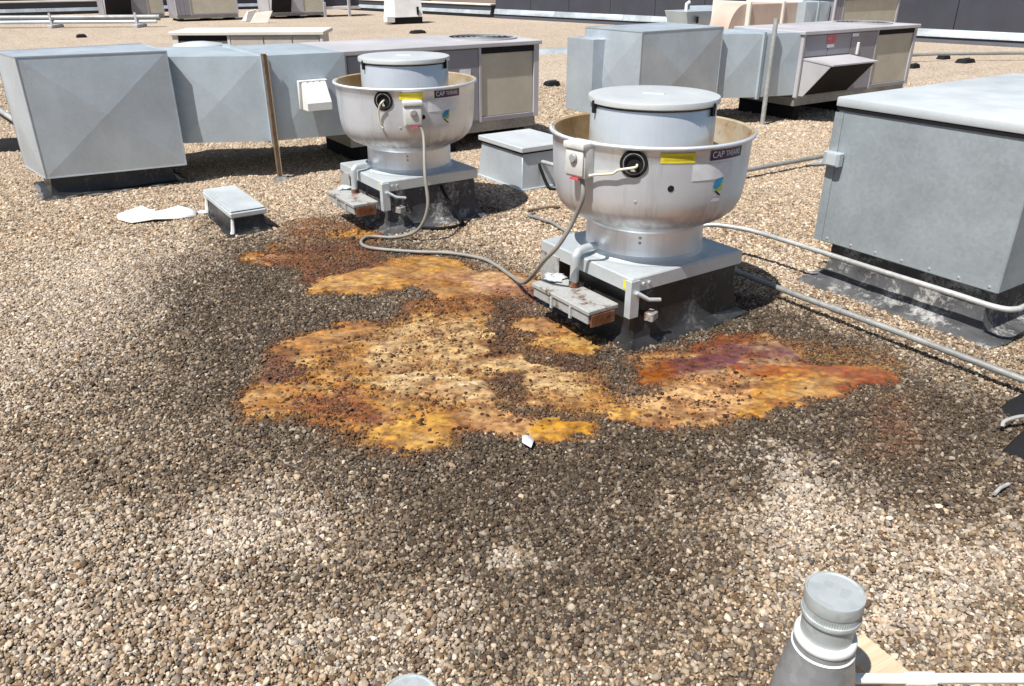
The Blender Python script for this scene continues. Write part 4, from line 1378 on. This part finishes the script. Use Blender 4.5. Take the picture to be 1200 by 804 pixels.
ru = rooftop_unit(2.785, 6.73, 2.08, .98, .27, 1.0, 'lilac-grey rooftop unit with beige coil panel behind the farther exhaust fan',
                  labels=(('notice_label', 'whitelab', 1.22, .74, .12, .07),))
ru2 = rooftop_unit(7.99, 5.98, 2.24, 1.0, .28, 1.0, 'lilac-grey rooftop unit with projecting rain hood and red label', coil0=.62, hood=(0, 2, .40),
                   labels=(('danger_label', 'red', .50, .90, .17, .09), ('danger_label_print', 'inkwhite', .50, .905, .13, .025), ('notice_label', 'whitelab', .50, .825, .13, .035), ('notice_label', 'whitelab', .95, .925, .12, .035)))
# door handle on the red-label unit
b = MB()
b.box(1.00, 1.03, -.03, -.001, .70, .84, bev=.006)
b.build('panel_handle', M['white'], ru2)

# ------------------------------------------------------------------ big box at the right edge
t = thing('curb_plenum', 'large weathered galvanised box with flat lid at the right edge', 'duct box', 4.72, 2.08)
def loc(u, v, z, o=(4.72, 2.08)):
    return (u - o[0], v - o[1], z)
b = MB()
b.box(3.835 - 4.72, .9, 1.575 - 2.08, 2.585 - 2.08, .25, .985, bev=.006)
b.build('box_shell', M['galv_box'], t)
b = MB()
b.box(3.822 - 4.72, .93, 1.55 - 2.08, 2.600 - 2.08, .985, 1.034, bev=.008, seg=2)
b.build('lid', M['lid'], t)
b = MB()
b.box(3.828 - 4.72, .91, 1.568 - 2.08, 2.592 - 2.08, .966, .984)
b.build('lid_gasket', M['black'], t)
b = MB()
b.box(3.829 - 4.72, 3.834 - 4.72, 2.55 - 2.08, 2.60 - 2.08, .252, .955)
b.build('side_flange', M['galv_box'], t)
b = MB()
cant(b, 3.90 - 4.72, .84, 1.64 - 2.08, 2.52 - 2.08, .248, .13, 12, n=14)
b.build('curb', M['flash_grey'], t, smooth=40)
# cable box with a short nipple on the far front corner
b = MB()
b.box(3.785 - 4.72, 3.828 - 4.72, 2.50 - 2.08, 2.60 - 2.08, .68, .755, bev=.005)
jb = b.build('junction_box', M['galv'], t)
b = MB()
b.tube([(3.80 - 4.72, 2.60 - 2.08, .685), (3.80 - 4.72, 2.66 - 2.08, .67)], .016, 10)
b.build('nipple', M['pipe_pale'], jb)
b = MB()
b.box(3.780 - 4.72, 3.7845 - 4.72, 2.515 - 2.08, 2.575 - 2.08, .69, .745)
b.build('cover_plate', M['lid'], jb)
r_ = random.Random(5)
for k in range(7):
    b = MB()
    b.lathe([(0, .003), (.006, .0025), (.009, 0)], 8)
    o = b.build('screw', M['brass'], t)
    o.matrix_local = Matrix.Translation((3.8345 - 4.72, 1.62 - 2.08 + k * .15, .275)) @ Matrix.Rotation(RAD(-90), 4, 'Y')

# ------------------------------------------------------------------ small square box on a curb between the fans
t = thing('curb_box', 'low square galvanised box with overhanging lid between the two exhaust fans', 'vent box', 3.85, 5.50)
b = MB()
b.hexa([(-.27, -.335, .01), (.27, -.335, .01), (.27, .335, .01), (-.27, .335, .01), (-.245, -.305, .31), (.245, -.305, .31), (.245, .305, .31), (-.245, .305, .31)], .004)
b.build('box_shell', M['galv'], t)
b = MB()
b.box(-.27, .27, -.33, .33, .31, .352, bev=.006)
b.build('lid', M['lid'], t)
b = MB()
b.box(-.262, .262, -.322, .322, .297, .3095)
b.build('gasket', M['black'], t)
b = MB()
b.box(-.285, .285, -.35, .35, -.01, .02, bev=.004)
b.build('base_flange', M['galv'], t)
pa = W(3.93, 5.20, .22)
b = MB()
b.tube([W(3.79, 5.22, .215), W(3.80, 5.12, .215), W(3.83, 4.95, .205), W(3.88, 4.72, .17), W(3.90, 4.60, .02)], .017, 10, spline=5)
tag(b.build('pipe', M['pipe_pale'], None, smooth=60), 'short pale pipe coming out of the low square lidded box', 'pipe')
b = MB()
b.tube([W(3.765, 5.19, .20), W(3.77, 5.17, .16), W(3.79, 5.11, .05), W(3.81, 5.05, .015), W(3.95, 4.96, .015)], .013, 8, spline=5)
tag(b.build('cable', M['black'], None, smooth=60), 'black cable hanging down the front of the low square lidded box', 'cable')

# ------------------------------------------------------------------ small capped box near the left duct box
t = thing('capped_curb', 'small black curb box under a pale metal cap beside the white scrap', 'vent box', 1.42, 5.66)
b = MB()
cant(b, -.105, .105, -.33, .33, .125, .05, 21)
b.build('curb', M['flash'], t, smooth=40)
b = MB()
b.hexa([(-.125, -.355, .118), (.125, -.355, .118), (.125, .355, .118), (-.125, .355, .118), (-.125, -.355, .158), (.125, -.355, .158), (.125, .355, .158), (-.125, .355, .158)], .008)
b.build('cap', M['plate'], t)
b = MB()
b.box(-.119, .119, -.349, .349, .160, .172, bev=.006)
b.build('cap_crown', M['plate'], t)
for x, y in ((-.108, -.335), (-.112, .30)):
    b = MB()
    b.tube([(x, y, .125), (x - .006, y - .004, .07), (x - .012, y - .012, .03), (x - .02, y - .016, .006)], .009, 6, spline=4, taper=.018)
    b.build('sealant_drip', M['seal'], t)
b = MB()
b.tube([(-.13, .31, .006), (-.16, .33, .005), (-.19, .32, .002)], .02, 6, spline=4)
b.build('sealant_smear', M['seal'], t)

# ------------------------------------------------------------------ white scrap of membrane lying on the gravel
b = MB()
outl = [(-2.90, 5.60), (-2.80, 5.74), (-2.72, 5.74), (-2.66, 5.66), (-2.58, 5.62), (-2.50, 5.66), (-2.46, 5.78), (-2.40, 5.72), (-2.32, 5.66), (-2.31, 5.57), (-2.40, 5.49), (-2.55, 5.42), (-2.70, 5.38), (-2.82, 5.46)]
cx_, cy_ = -2.58, 5.57
rr = random.Random(9)
rings = []
for s_ in (1.0, .72, .4):
    rings.append([b.bm.verts.new((cx_ + (x - cx_) * s_ + rr.uniform(-.012, .012), cy_ + (y - cy_) * s_ + rr.uniform(-.012, .012), (.022 if s_ == 1 else .040) + rr.uniform(-.012, .016))) for x, y in outl])
for A, B_ in zip(rings, rings[1:]):
    for i in range(len(A)):
        j = (i + 1) % len(A)
        b.bm.faces.new((A[i], A[j], B_[j], B_[i]))
b.bm.faces.new(rings[-1])
scrap = b.build('membrane_scrap', M['membrane'], None, smooth=80)
so = scrap.modifiers.new('thick', 'SOLIDIFY')
so.thickness = .006
tag(scrap, 'torn white scrap of roofing membrane lying on the gravel', 'scrap')

# ------------------------------------------------------------------ posts
t = thing('steel_post', 'slim rusty brown post standing at the joint of the left duct', 'post', 2.093, 6.66)
b = MB()
b.box(-.014, .012, -.006, .0, -.05, 1.02, bev=.001)
b.box(-.014, -.008, .0005, .034, -.05, 1.02, bev=.001)
b.build('angle_iron', M['brown_post'], t)
b = MB()
b.box(.013, .023, -.005, .012, -.03, 1.01, bev=.002)
b.build('edge_strip', M['wood'], t)
b = MB()
b.lathe([(0, .03), (.05, .025), (.08, .0)], 12)
b.build('foot', M['membrane_edge'], t)
t = thing('pipe_post', 'slim pale grey post standing in front of the right duct', 'post', 7.554, 6.05)
b = MB()
b.tube([(0, 0, -.02), (0, 0, 1.145)], .026, 12)
b.build('tube_post', M['pipe_pale'], t)
b = MB()
b.lathe([(.06, .0), (.06, .012), (.03, .014)], 16, cap1=True)
b.build('foot', M['pipe_pale'], t)

# ------------------------------------------------------------------ pipes lying across the roof
b = MB()
b.tube([W(3.30, 3.32, .05), W(3.40, 3.20, .075), W(3.425, 3.0, .08), W(3.425, 2.4, .075), W(3.42, 1.8, .082), W(3.425, 1.2, .078), W(3.425, .3, .08)], .0160, 12, spline=5)
for vv in (2.12, .72):
    b.tube([W(3.425, vv - .03, .079), W(3.425, vv + .03, .079)], .0205, 12)
gas = b.build('gas_pipe', M['pipe'], None, smooth=60)
tag(gas, 'long grey pipe raised over the gravel in front of the big weathered box', 'pipe')
b = MB()
b.tube([W(3.42, 3.36, .02), W(3.52, 3.36, .10), W(3.66, 3.28, .185), W(3.76, 3.10, .20), W(3.80, 2.85, .20), W(3.80, 2.2, .200), W(3.80, 1.75, .202), W(3.805, 1.56, .20), W(3.86, 1.49, .20), W(4.0, 1.485, .20), W(4.7, 1.48, .20)], .0145, 12, spline=6)
tag(b.build('pipe', M['pipe_pale'], None, smooth=60), 'pale pipe hugging the bottom edge of the big weathered box', 'pipe')
b = MB()
b.tube([W(4.6, 4.43, .08), W(5.4, 4.44, .08), W(6.3, 4.43, .075), W(7.6, 4.42, .08)], .020, 10)
tag(b.build('pipe', M['pipe'], None, smooth=60), 'grey pipe crossing the gravel behind the large exhaust fan', 'pipe')
for i, (a_, c_) in enumerate((((622, 242), (680, 267)),)):
    pass
b = MB()
b.tube([(.165, 5.62, .02), (.12, 5.55, .02), (.28, 5.35, .03), (.42, 5.05, .02)], .011, 8)
tag(b.build('rod', M['pipe'], None, smooth=60), 'thin grey rod lying on gravel left behind the large fan', 'rod')
b = MB()
b.tube([(.12, 5.68, .02), (.28, 5.76, .025), (.36, 5.78, .02)], .010, 8)
tag(b.build('rod', M['brown_post'], None, smooth=60), 'short dark rod lying before the low square lidded box', 'rod')

# black blocks added to fill the dark patch at the right edge
t = thing('edge_block', 'low black block filling the dark patch at the right edge', 'pipe support', 3.335, 1.05)
b = MB()
b.hexa([(-.12, -.16, -.01), (.16, -.16, -.01), (.16, .16, -.01), (-.12, .16, -.01), (-.07, -.13, .052), (.13, -.13, .052), (.13, .13, .052), (-.07, .13, .052)], .006)
b.build('rubber_block', M['black'], t)
b = MB()
b.box(-.055, .055, -.035, .035, .0535, .0595, bev=.002)
b.build('strut', M['pipe'], t)
t = thing('strapped_edge_block', 'low black block with a bent strap, filling the dark patch at the right edge', 'pipe support', 3.075, .95)
b = MB()
b.hexa([(-.16, -.12, -.01), (.20, -.12, -.01), (.20, .09, -.01), (-.16, .09, -.01), (-.10, -.08, .085), (.18, -.08, .085), (.18, .06, .085), (-.10, .06, .085)], .006)
b.build('rubber_block', M['black'], t)
b = MB()
b.tube([(-.02, .155, .03), (.0, .16, .045), (.06, .14, .055), (.12, .11, .055), (.2, .08, .05)], .008, 8, spline=4)
b.build('strap', M['pipe_pale'], t)

# ------------------------------------------------------------------ vent pipes and timber in the foreground
def vent_pipe(x, y, top, r, label, wide):
    t = thing('vent_pipe', label, 'vent pipe', 0, 0, group='capped vent pipes', world=Vector((x, y, 0)), rz=.3)
    b = MB()
    b.lathe([(r * 1.9, -.01), (r * 1.75, .05), (r * wide, top * .45), (r * 1.18, top * .62), (r * 1.06, top * .70)], 40)
    b.build('boot', M['lead'], t, smooth=60)
    b = MB()
    b.lathe([(r * .95, top * .3), (r * .95, top - .02)], 40)
    b.build('tube', M['capmetal'], t, smooth=60)
    b = MB()
    zc = top * .715
    b.lathe([(r * 1.05, zc - .012), (r * 1.12, zc - .008), (r * 1.14, zc), (r * 1.11, zc + .009), (r * 1.0, zc + .012), (r * .95, zc + .012)], 40)
    b.build('sealant_ring', M['seal'], t, smooth=60)
    b = MB()
    zc = top * .655
    b.lathe([(r * 1.12, zc - .005), (r * 1.17, zc), (r * 1.10, zc + .005)], 40)
    b.build('sealant_ring', M['seal'], t, smooth=60)
    # cap: crowned disc, rolled edge, fluted skirt
    b = MB()
    b.lathe([(r * 1.045, top - .030), (r * 1.06, top - .026), (r * 1.06, top - .003), (r * 1.045, top + .001), (r * .99, top + .001), (r * .96, top - .0015), (0, top - .001)], 48)
    b.build('cap', M['capmetal'], t, smooth=50)
    b = MB()
    n = 72
    lo, hi = [], []
    for i in range(n * 2):
        a = math.pi * i / n
        rr = r * (1.035 if i % 2 else 1.0)
        lo.append(b.bm.verts.new((rr * math.cos(a), rr * math.sin(a), top - .050)))
        hi.append(b.bm.verts.new((rr * math.cos(a), rr * math.sin(a), top - .028)))
    for i in range(n * 2):
        j = (i + 1) % (n * 2)
        b.bm.faces.new((lo[i], lo[j], hi[j], hi[i]))
    b.build('fluted_skirt', M['capmetal'], t, smooth=0)
    b = MB()
    b.lathe([(r * .96, top - .062), (r * 1.06, top - .062), (r * 1.085, top - .056), (r * 1.06, top - .051), (r * .96, top - .050)], 48)
    b.build('cap_bead', M['capmetal'], t, smooth=50)
    return t


vent_pipe(.692, 1.285, .445, .0585, 'capped grey vent pipe with white sealant ring beside the timber block', 1.42)
vent_pipe(-.222, 1.190, .236, .060, 'pale round vent cap just showing at the bottom edge', 1.4)

t = thing('timber_block', 'pale raw timber block under the white pipe in the foreground', 'timber block', 0, 0, world=Vector((.94, 1.36, 0)), rz=RAD(-62))
b = MB()
b.box(-.15, .17, -.049, .049, -.012, .089, bev=.003)
b.build('block', M['wood'], t)
b = MB()
b.tube([(.66, 1.352, .108), (1.0, 1.353, .108), (1.5, 1.354, .107), (2.3, 1.356, .106)], .0125, 14)
for xx in (.98,):
    b.tube([(xx - .035, 1.353, .108), (xx + .035, 1.353, .108)], .016, 14)
tag(b.build('pipe', M['white'], None, smooth=60), 'thin white pipe resting on the pale timber block', 'pipe')

# ------------------------------------------------------------------ debris
b = MB()
b.poly([(.038, 2.516, .03), (.072, 2.49, .022), (.085, 2.535, .03), (.060, 2.558, .036), (.040, 2.552, .036)])
o = b.build('scrap', M['whitelab'], None)
o.modifiers.new('thick', 'SOLIDIFY').thickness = .004
tag(o, 'small pale chip lying at the front edge of the grease spill', 'scrap')
b = MB()
b.tube([(1.655, 2.205, .020), (1.69, 2.235, .022), (1.735, 2.262, .020)], .0065, 8)
tag(b.build('stick', M['pipe_pale'], None), 'short pale stick lying on the gravel near the right edge', 'stick')

# ================================================================== FAR SIDE OF THE ROOF
# long dark wall on the right with counterflashing
A_, B_ = W(16.55, 25.6), W(22.2, 0.9)
dw = (B_ - A_)
wl = dw.length
ang = math.atan2(dw.y, dw.x)
t = thing('roof_wall', 'tall dark slate wall closing the far right side of the roof', 'wall', 0, 0, world=A_, rz=ang)
npan = 15
for i in range(npan):
    b = MB()
    b.box(i * wl / npan + .006, (i + 1) * wl / npan - .006, 0.0, .25, -.3, 3.2, bev=.006)
    b.build('wall_panel', M['dark_slate'], t)
nf = 9
for i in range(nf):
    b = MB()
    x0, x1 = i * wl / nf + .004, (i + 1) * wl / nf - .004
    b.hexa([(x0, -.085, .13), (x1, -.085, .13), (x1, -.002, .13), (x0, -.002, .13), (x0, -.045, .29), (x1, -.045, .29), (x1, -.002, .30), (x0, -.002, .30)], .004)
    b.build('counterflashing', M['wallflash'], t)
b = MB()
b.hexa([(0, -.10, -.02), (wl, -.10, -.02), (wl, -.003, -.02), (0, -.003, -.02), (0, -.03, .128), (wl, -.03, .128), (wl, -.003, .128), (0, -.003, .128)])
b.build('base_flashing', M['dark_slate'], t)


def parapet(pa, pb, label, h=.43):
    d_ = pb - pa
    L_ = d_.length
    t = thing('parapet', label, 'parapet', 0, 0, world=pa, rz=math.atan2(d_.y, d_.x))
    b = MB()
    b.box(0, L_, .0, .3, -.3, h - .001)
    b.build('parapet_wall', M['dark_slate'], t)
    n_ = max(2, int(L_ / 3))
    for i in range(n_):
        b = MB()
        b.box(i * L_ / n_ + .004, (i + 1) * L_ / n_ - .004, -.04, .34, h, h + .05, bev=.006)
        b.build('coping', M['tan_top'], t)
        b = MB()
        x0, x1 = i * L_ / n_ + .004, (i + 1) * L_ / n_ - .004
        b.hexa([(x0, -.07, .11), (x1, -.07, .11), (x1, -.002, .11), (x0, -.002, .11), (x0, -.03, .22), (x1, -.03, .22), (x1, -.002, .23), (x0, -.002, .23)])
        b.build('counterflashing', M['wallflash'], t)
    return t


parapet(W(13.9, 37.0), W(16.5, 25.8), 'low dark parapet with pale coping left of the tall slate wall', .40)
parapet(W(-4, 36.7), W(13.7, 37.0), 'low parapet with pale coping along the far left edge', .44)

# brown brick building beyond the far edge
t = thing('distant_building', 'brown brick building standing beyond the far parapet', 'building', 0, 44)
b = MB()
b.box(-6, 24, 0, 8, -5.2, 3.0)
b.build('wall', painted('brown_brick', (0.20, 0.13, 0.10)), t)
b = MB()
b.box(-6.2, 24.2, -.2, 8.2, 3.001, 3.3)
b.build('roof', M['dark'], t)

# raised pipe run with stands, far left
t = thing('pipe_run', 'long pale blue pipe on low stands across the far left roof', 'pipe', 0, 0, world=Vector((0, 0, 0)), rz=0)
p0 = Vector((-22.0, 24.6, .26))
p1 = Vector((-10.75, 25.9, .26))
b = MB()
b.tube([p0, p1], .085, 14)
b.build('pipe', M['pipe'], t, smooth=60)
b = MB()
b.tube([p0 + Vector((0, -.28, -.10)), p1 + Vector((0, -.28, -.10))], .05, 12)
b.build('pipe', M['galv'], t, smooth=60)
for k in (.28, .50, .735, .95):
    q = p0.lerp(p1, k)
    b = MB()
    b.box(q.x - .07, q.x + .07, q.y - .48, q.y + .22, -.01, .08, bev=.01)
    b.box(q.x - .03, q.x + .03, q.y - .36, q.y - .33, .07, .42)
    b.build('stand', M['rtu_top'], t)

# units at the far edge of the roof
def far_unit(u, v, L, D, z0, z1, label, **kw):
    return rooftop_unit(u, v, L, D, z0, z1, label, fan=False, **kw)


far_unit(6.55, 29.6, 2.05, 1.3, .18, 1.25, 'far lilac-grey unit with a wide grey coil, left of its hooded neighbour', coil0=.22)
far_unit(9.6, 29.4, 2.05, 1.3, .18, 1.25, 'far pale unit with dark open hood near the top edge', coil0=.60, hood=(0, 2, .35), post='rtu_top', paint='rtu_top')
far_unit(4.75, 32.3, 2.0, 1.3, .12, 1.2, 'far lilac-grey unit with dark hood at the end of the pipe run', coil0=.72, hood=(0, 2, .4))
t = thing('dark_unit', 'dark blue-black rooftop unit on white legs near the top edge', 'rooftop unit', 12.3, 29.9)
b = MB()
b.box(-.75, .75, -.4, .6, .36, 1.3, bev=.02)
b.build('cabinet', M['dark_slate'], t)
b = MB()
b.box(-.78, .78, -.43, .63, .25, .355, bev=.01)
b.build('base_frame', M['white'], t)
for x in (-.7, .25):
    b = MB()
    b.box(x, x + .1, -.52, -.44, -.05, 1.0 if x > 0 else .5, bev=.01)
    b.build('leg', M['rtu_top'], t)
t = thing('pale_hood', 'tall white sloping hood with a black base near the top edge', 'vent hood', 12.45, 24.7)
b = MB()
b.hexa([(-.50, -.35, .20), (.52, -.35, .20), (.52, .45, .20), (-.50, .45, .20), (-.40, -.10, 1.3), (.50, -.10, 1.3), (.50, .45, 1.3), (-.40, .45, 1.3)], .01)
b.build('hood', M['white'], t)
b = MB()
b.box(-.47, .50, -.32, .42, -.02, .198)
b.build('base', M['dark'], t)
b = MB()
b.box(-.78, -.50, -.36, -.1, .06, .24, bev=.01)
b.build('side_foot', M['white'], t)
b = MB()
b.box(.30, .36, -.365, -.31, .26, .50, bev=.005)
b.build('latch', M['dark'], t)

# loose pale scraps between the far units
for k, (px_, py_, sx_, a_) in enumerate(((-8.25, 27.6, .55, .3), (-8.9, 28.6, .4, 1.0))):
    t = thing('metal_offcut', ('slanted cream sheet metal offcut between the far units', 'small pale offcut lying left of the slanted cream one')[k], 'offcut', 0, 0, world=Vector((px_, py_, 0)), rz=a_)
    b = MB()
    b.hexa([(-sx_ / 2, -.1, 0), (sx_ / 2, -.1, 0), (sx_ / 2, .12, 0), (-sx_ / 2, .12, 0), (-sx_ / 2 + .2, -.02, .30), (sx_ / 2 + .2, -.02, .36), (sx_ / 2 + .2, .02, .36), (-sx_ / 2 + .2, .02, .30)], .01)
    b.build('sheet', M['tan_top'], t)

# cream unit behind the left duct (its coil is on the left)
cu = rooftop_unit(0, 0, 1.66, .62, .20, 1.0, 'cream rooftop unit half hidden behind the left duct', paint='tan', top='tan_top', post='tan_top', coil0=.62, fan=False, dark_gap=True,
                  rz=RAD(3), world=Vector((-2.13, 9.45, 0)))
cu.scale.x = -1
# round vent cap standing before it
t = thing('mushroom_vent', 'round pale vent cap showing just above the left duct', 'vent', 0, 0, world=Vector((-3.28, 8.75, 0)), rz=0)
b = MB()
b.lathe([(.10, -.01), (.10, .86)], 24)
b.build('tube', M['galv'], t)
b = MB()
b.lathe([(0, .84), (.24, .855), (.262, .875), (.262, .900), (.24, .925), (.10, .945), (0, .95)], 40)
b.build('cap', M['lid'], t, smooth=50)

# second row on the right: elbow, tan duct, blue duct and unit
t = thing('air_duct', 'tan painted duct with a curved hood behind the right unit', 'duct', 13.12, 11.2)
b = MB()
b.box(.05, 1.55, 0, .9, .30, 1.00, bev=.01)
b.build('duct_section', M['tan_duct'], t)
for x in (.02, 1.02, 1.58):
    b = MB()
    b.box(x - .03, x + .03, -.04, .94, .0, 1.04, bev=.008)
    b.build('frame_post', M['tan_top'], t)
b = MB()
pts = []
for k in range(9):
    a = math.pi * .5 * k / 8
    pts.append((-.02 - .46 * math.sin(a), .42 + .58 * math.cos(a)))
N = len(pts)
fr = [b.bm.verts.new((x, .05, z)) for x, z in pts]
bk = [b.bm.verts.new((x, .55, z)) for x, z in pts]
c0, c1 = b.bm.verts.new((-.02, .05, .42)), b.bm.verts.new((-.02, .55, .42))
for k in range(N - 1):
    b.bm.faces.new((fr[k], fr[k + 1], bk[k + 1], bk[k]))
    b.bm.faces.new((fr[k], c0, fr[k + 1]))
    b.bm.faces.new((bk[k], bk[k + 1], c1))
b.build('curved_hood', M['tan_duct'], t, smooth=40)
b = MB()
b.box(-.42, -.03, .08, .52, .0, .418)
b.build('hood_throat', M['dark'], t)
duct(14.6, 15.0, 15.4, 11.0, 11.0, 11.0, .8, .32, 1.0, 'short blue-grey duct between the tan duct and the far coil unit', None)
rooftop_unit(15.42, 10.9, 2.3, 1.1, .28, 1.12, 'far unit with two beige coils behind the red-label unit', coil0=.12, fan=False)

# flared blue-grey vent hood in front of the dark wall
t = thing('vent_hood', 'flared blue-grey vent hood before the dark slate wall', 'vent hood', 14.75, 14.4)
b = MB()
b.hexa([(-.20, -.30, .10), (.42, -.30, .10), (.42, .30, .10), (-.20, .30, .10), (-.42, -.36, .72), (.42, -.36, .72), (.42, .36, .72), (-.42, .36, .72)], .008)
b.build('flared_mouth', M['galv_blue'], t)
b = MB()
b.box(.425, 1.05, -.38, .38, .02, .80, bev=.01)
b.build('body', M['galv_blue'], t)
b = MB()
b.tube([(-.05, .02, .72), (-.05, .02, .86), (.04, .02, .90)], .04, 10)
b.build('spout', M['white'], t)
b = MB()
b.box(-.14, .02, -.385, -.365, .46, .60, rz=.5)
b.build('handle', M['dark'], t)

# pipe with black supports on the right, and odd black blocks
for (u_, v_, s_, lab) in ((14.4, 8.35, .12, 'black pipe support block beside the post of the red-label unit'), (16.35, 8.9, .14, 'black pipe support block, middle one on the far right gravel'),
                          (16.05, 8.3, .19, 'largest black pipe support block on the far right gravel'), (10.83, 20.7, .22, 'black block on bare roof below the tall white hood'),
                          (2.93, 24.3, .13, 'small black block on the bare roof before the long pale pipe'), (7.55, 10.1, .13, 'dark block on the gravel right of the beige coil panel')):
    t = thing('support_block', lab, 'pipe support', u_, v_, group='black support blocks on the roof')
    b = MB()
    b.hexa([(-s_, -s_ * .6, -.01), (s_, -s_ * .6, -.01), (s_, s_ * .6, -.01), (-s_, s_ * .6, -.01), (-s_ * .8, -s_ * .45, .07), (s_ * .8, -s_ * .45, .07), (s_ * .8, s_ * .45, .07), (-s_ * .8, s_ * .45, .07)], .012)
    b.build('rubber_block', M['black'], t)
    b = MB()
    b.box(-s_ * .6, s_ * .6, -.02, .02, .071, .09, bev=.003)
    b.build('strut', M['pipe'], t)
b = MB()
b.tube([W(14.2, 9.6, .12), W(15.2, 9.0, .12), W(15.9, 8.75, .13), W(16.2, 8.5, .135), W(18.0, 7.6, .13)], .03, 8)
tag(b.build('pipe', M['pipe'], None, smooth=60), 'thin pipe crossing the far right gravel past black blocks', 'pipe')
b = MB()
b.tube([W(14.6, 9.9, .18), W(15.3, 9.6, .18), W(15.4, 9.45, .10), W(14.9, 9.3, .08)], .045, 8, spline=4)
tag(b.build('pipe', M['pipe_pale'], None, smooth=60), 'bent pale pipe end right of the red-label unit', 'pipe')
b = MB()
b.tube([(-6.6, 10.2, .12), (-4.95, 8.25, .12), (-4.3, 8.25, .12)], .03, 10)
tag(b.build('pipe', M['pipe_pale'], None, smooth=60), 'pale pipe running behind the big left duct box', 'pipe')
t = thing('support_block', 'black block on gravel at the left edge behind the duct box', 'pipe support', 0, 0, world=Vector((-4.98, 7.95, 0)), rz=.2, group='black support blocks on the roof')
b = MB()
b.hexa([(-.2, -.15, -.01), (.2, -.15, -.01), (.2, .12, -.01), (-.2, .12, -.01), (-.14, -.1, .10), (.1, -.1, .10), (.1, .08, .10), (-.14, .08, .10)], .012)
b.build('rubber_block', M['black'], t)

# low metal joint cover between the middle unit and the right plenum
pa_, pb_ = Vector((0.00, 17.55, 0)), Vector((1.68, 18.20, 0))
dj = pb_ - pa_
t = thing('joint_cover', 'low pale metal joint cover on bare gravel beyond the beige coil panel', 'joint cover', 0, 0, world=pa_, rz=math.atan2(dj.y, dj.x))
L_ = dj.length
for k in range(3):
    b = MB()
    x0, x1 = k * L_ / 3 + .004, (k + 1) * L_ / 3 - .004
    b.hexa([(x0, -.35, -.01), (x1, -.35, -.01), (x1, .35, -.01), (x0, .35, -.01), (x0, -.20, .06), (x1, -.20, .06), (x1, .20, .06), (x0, .20, .06)], .006)
    b.build('cover_sheet', M['wallflash'], t)
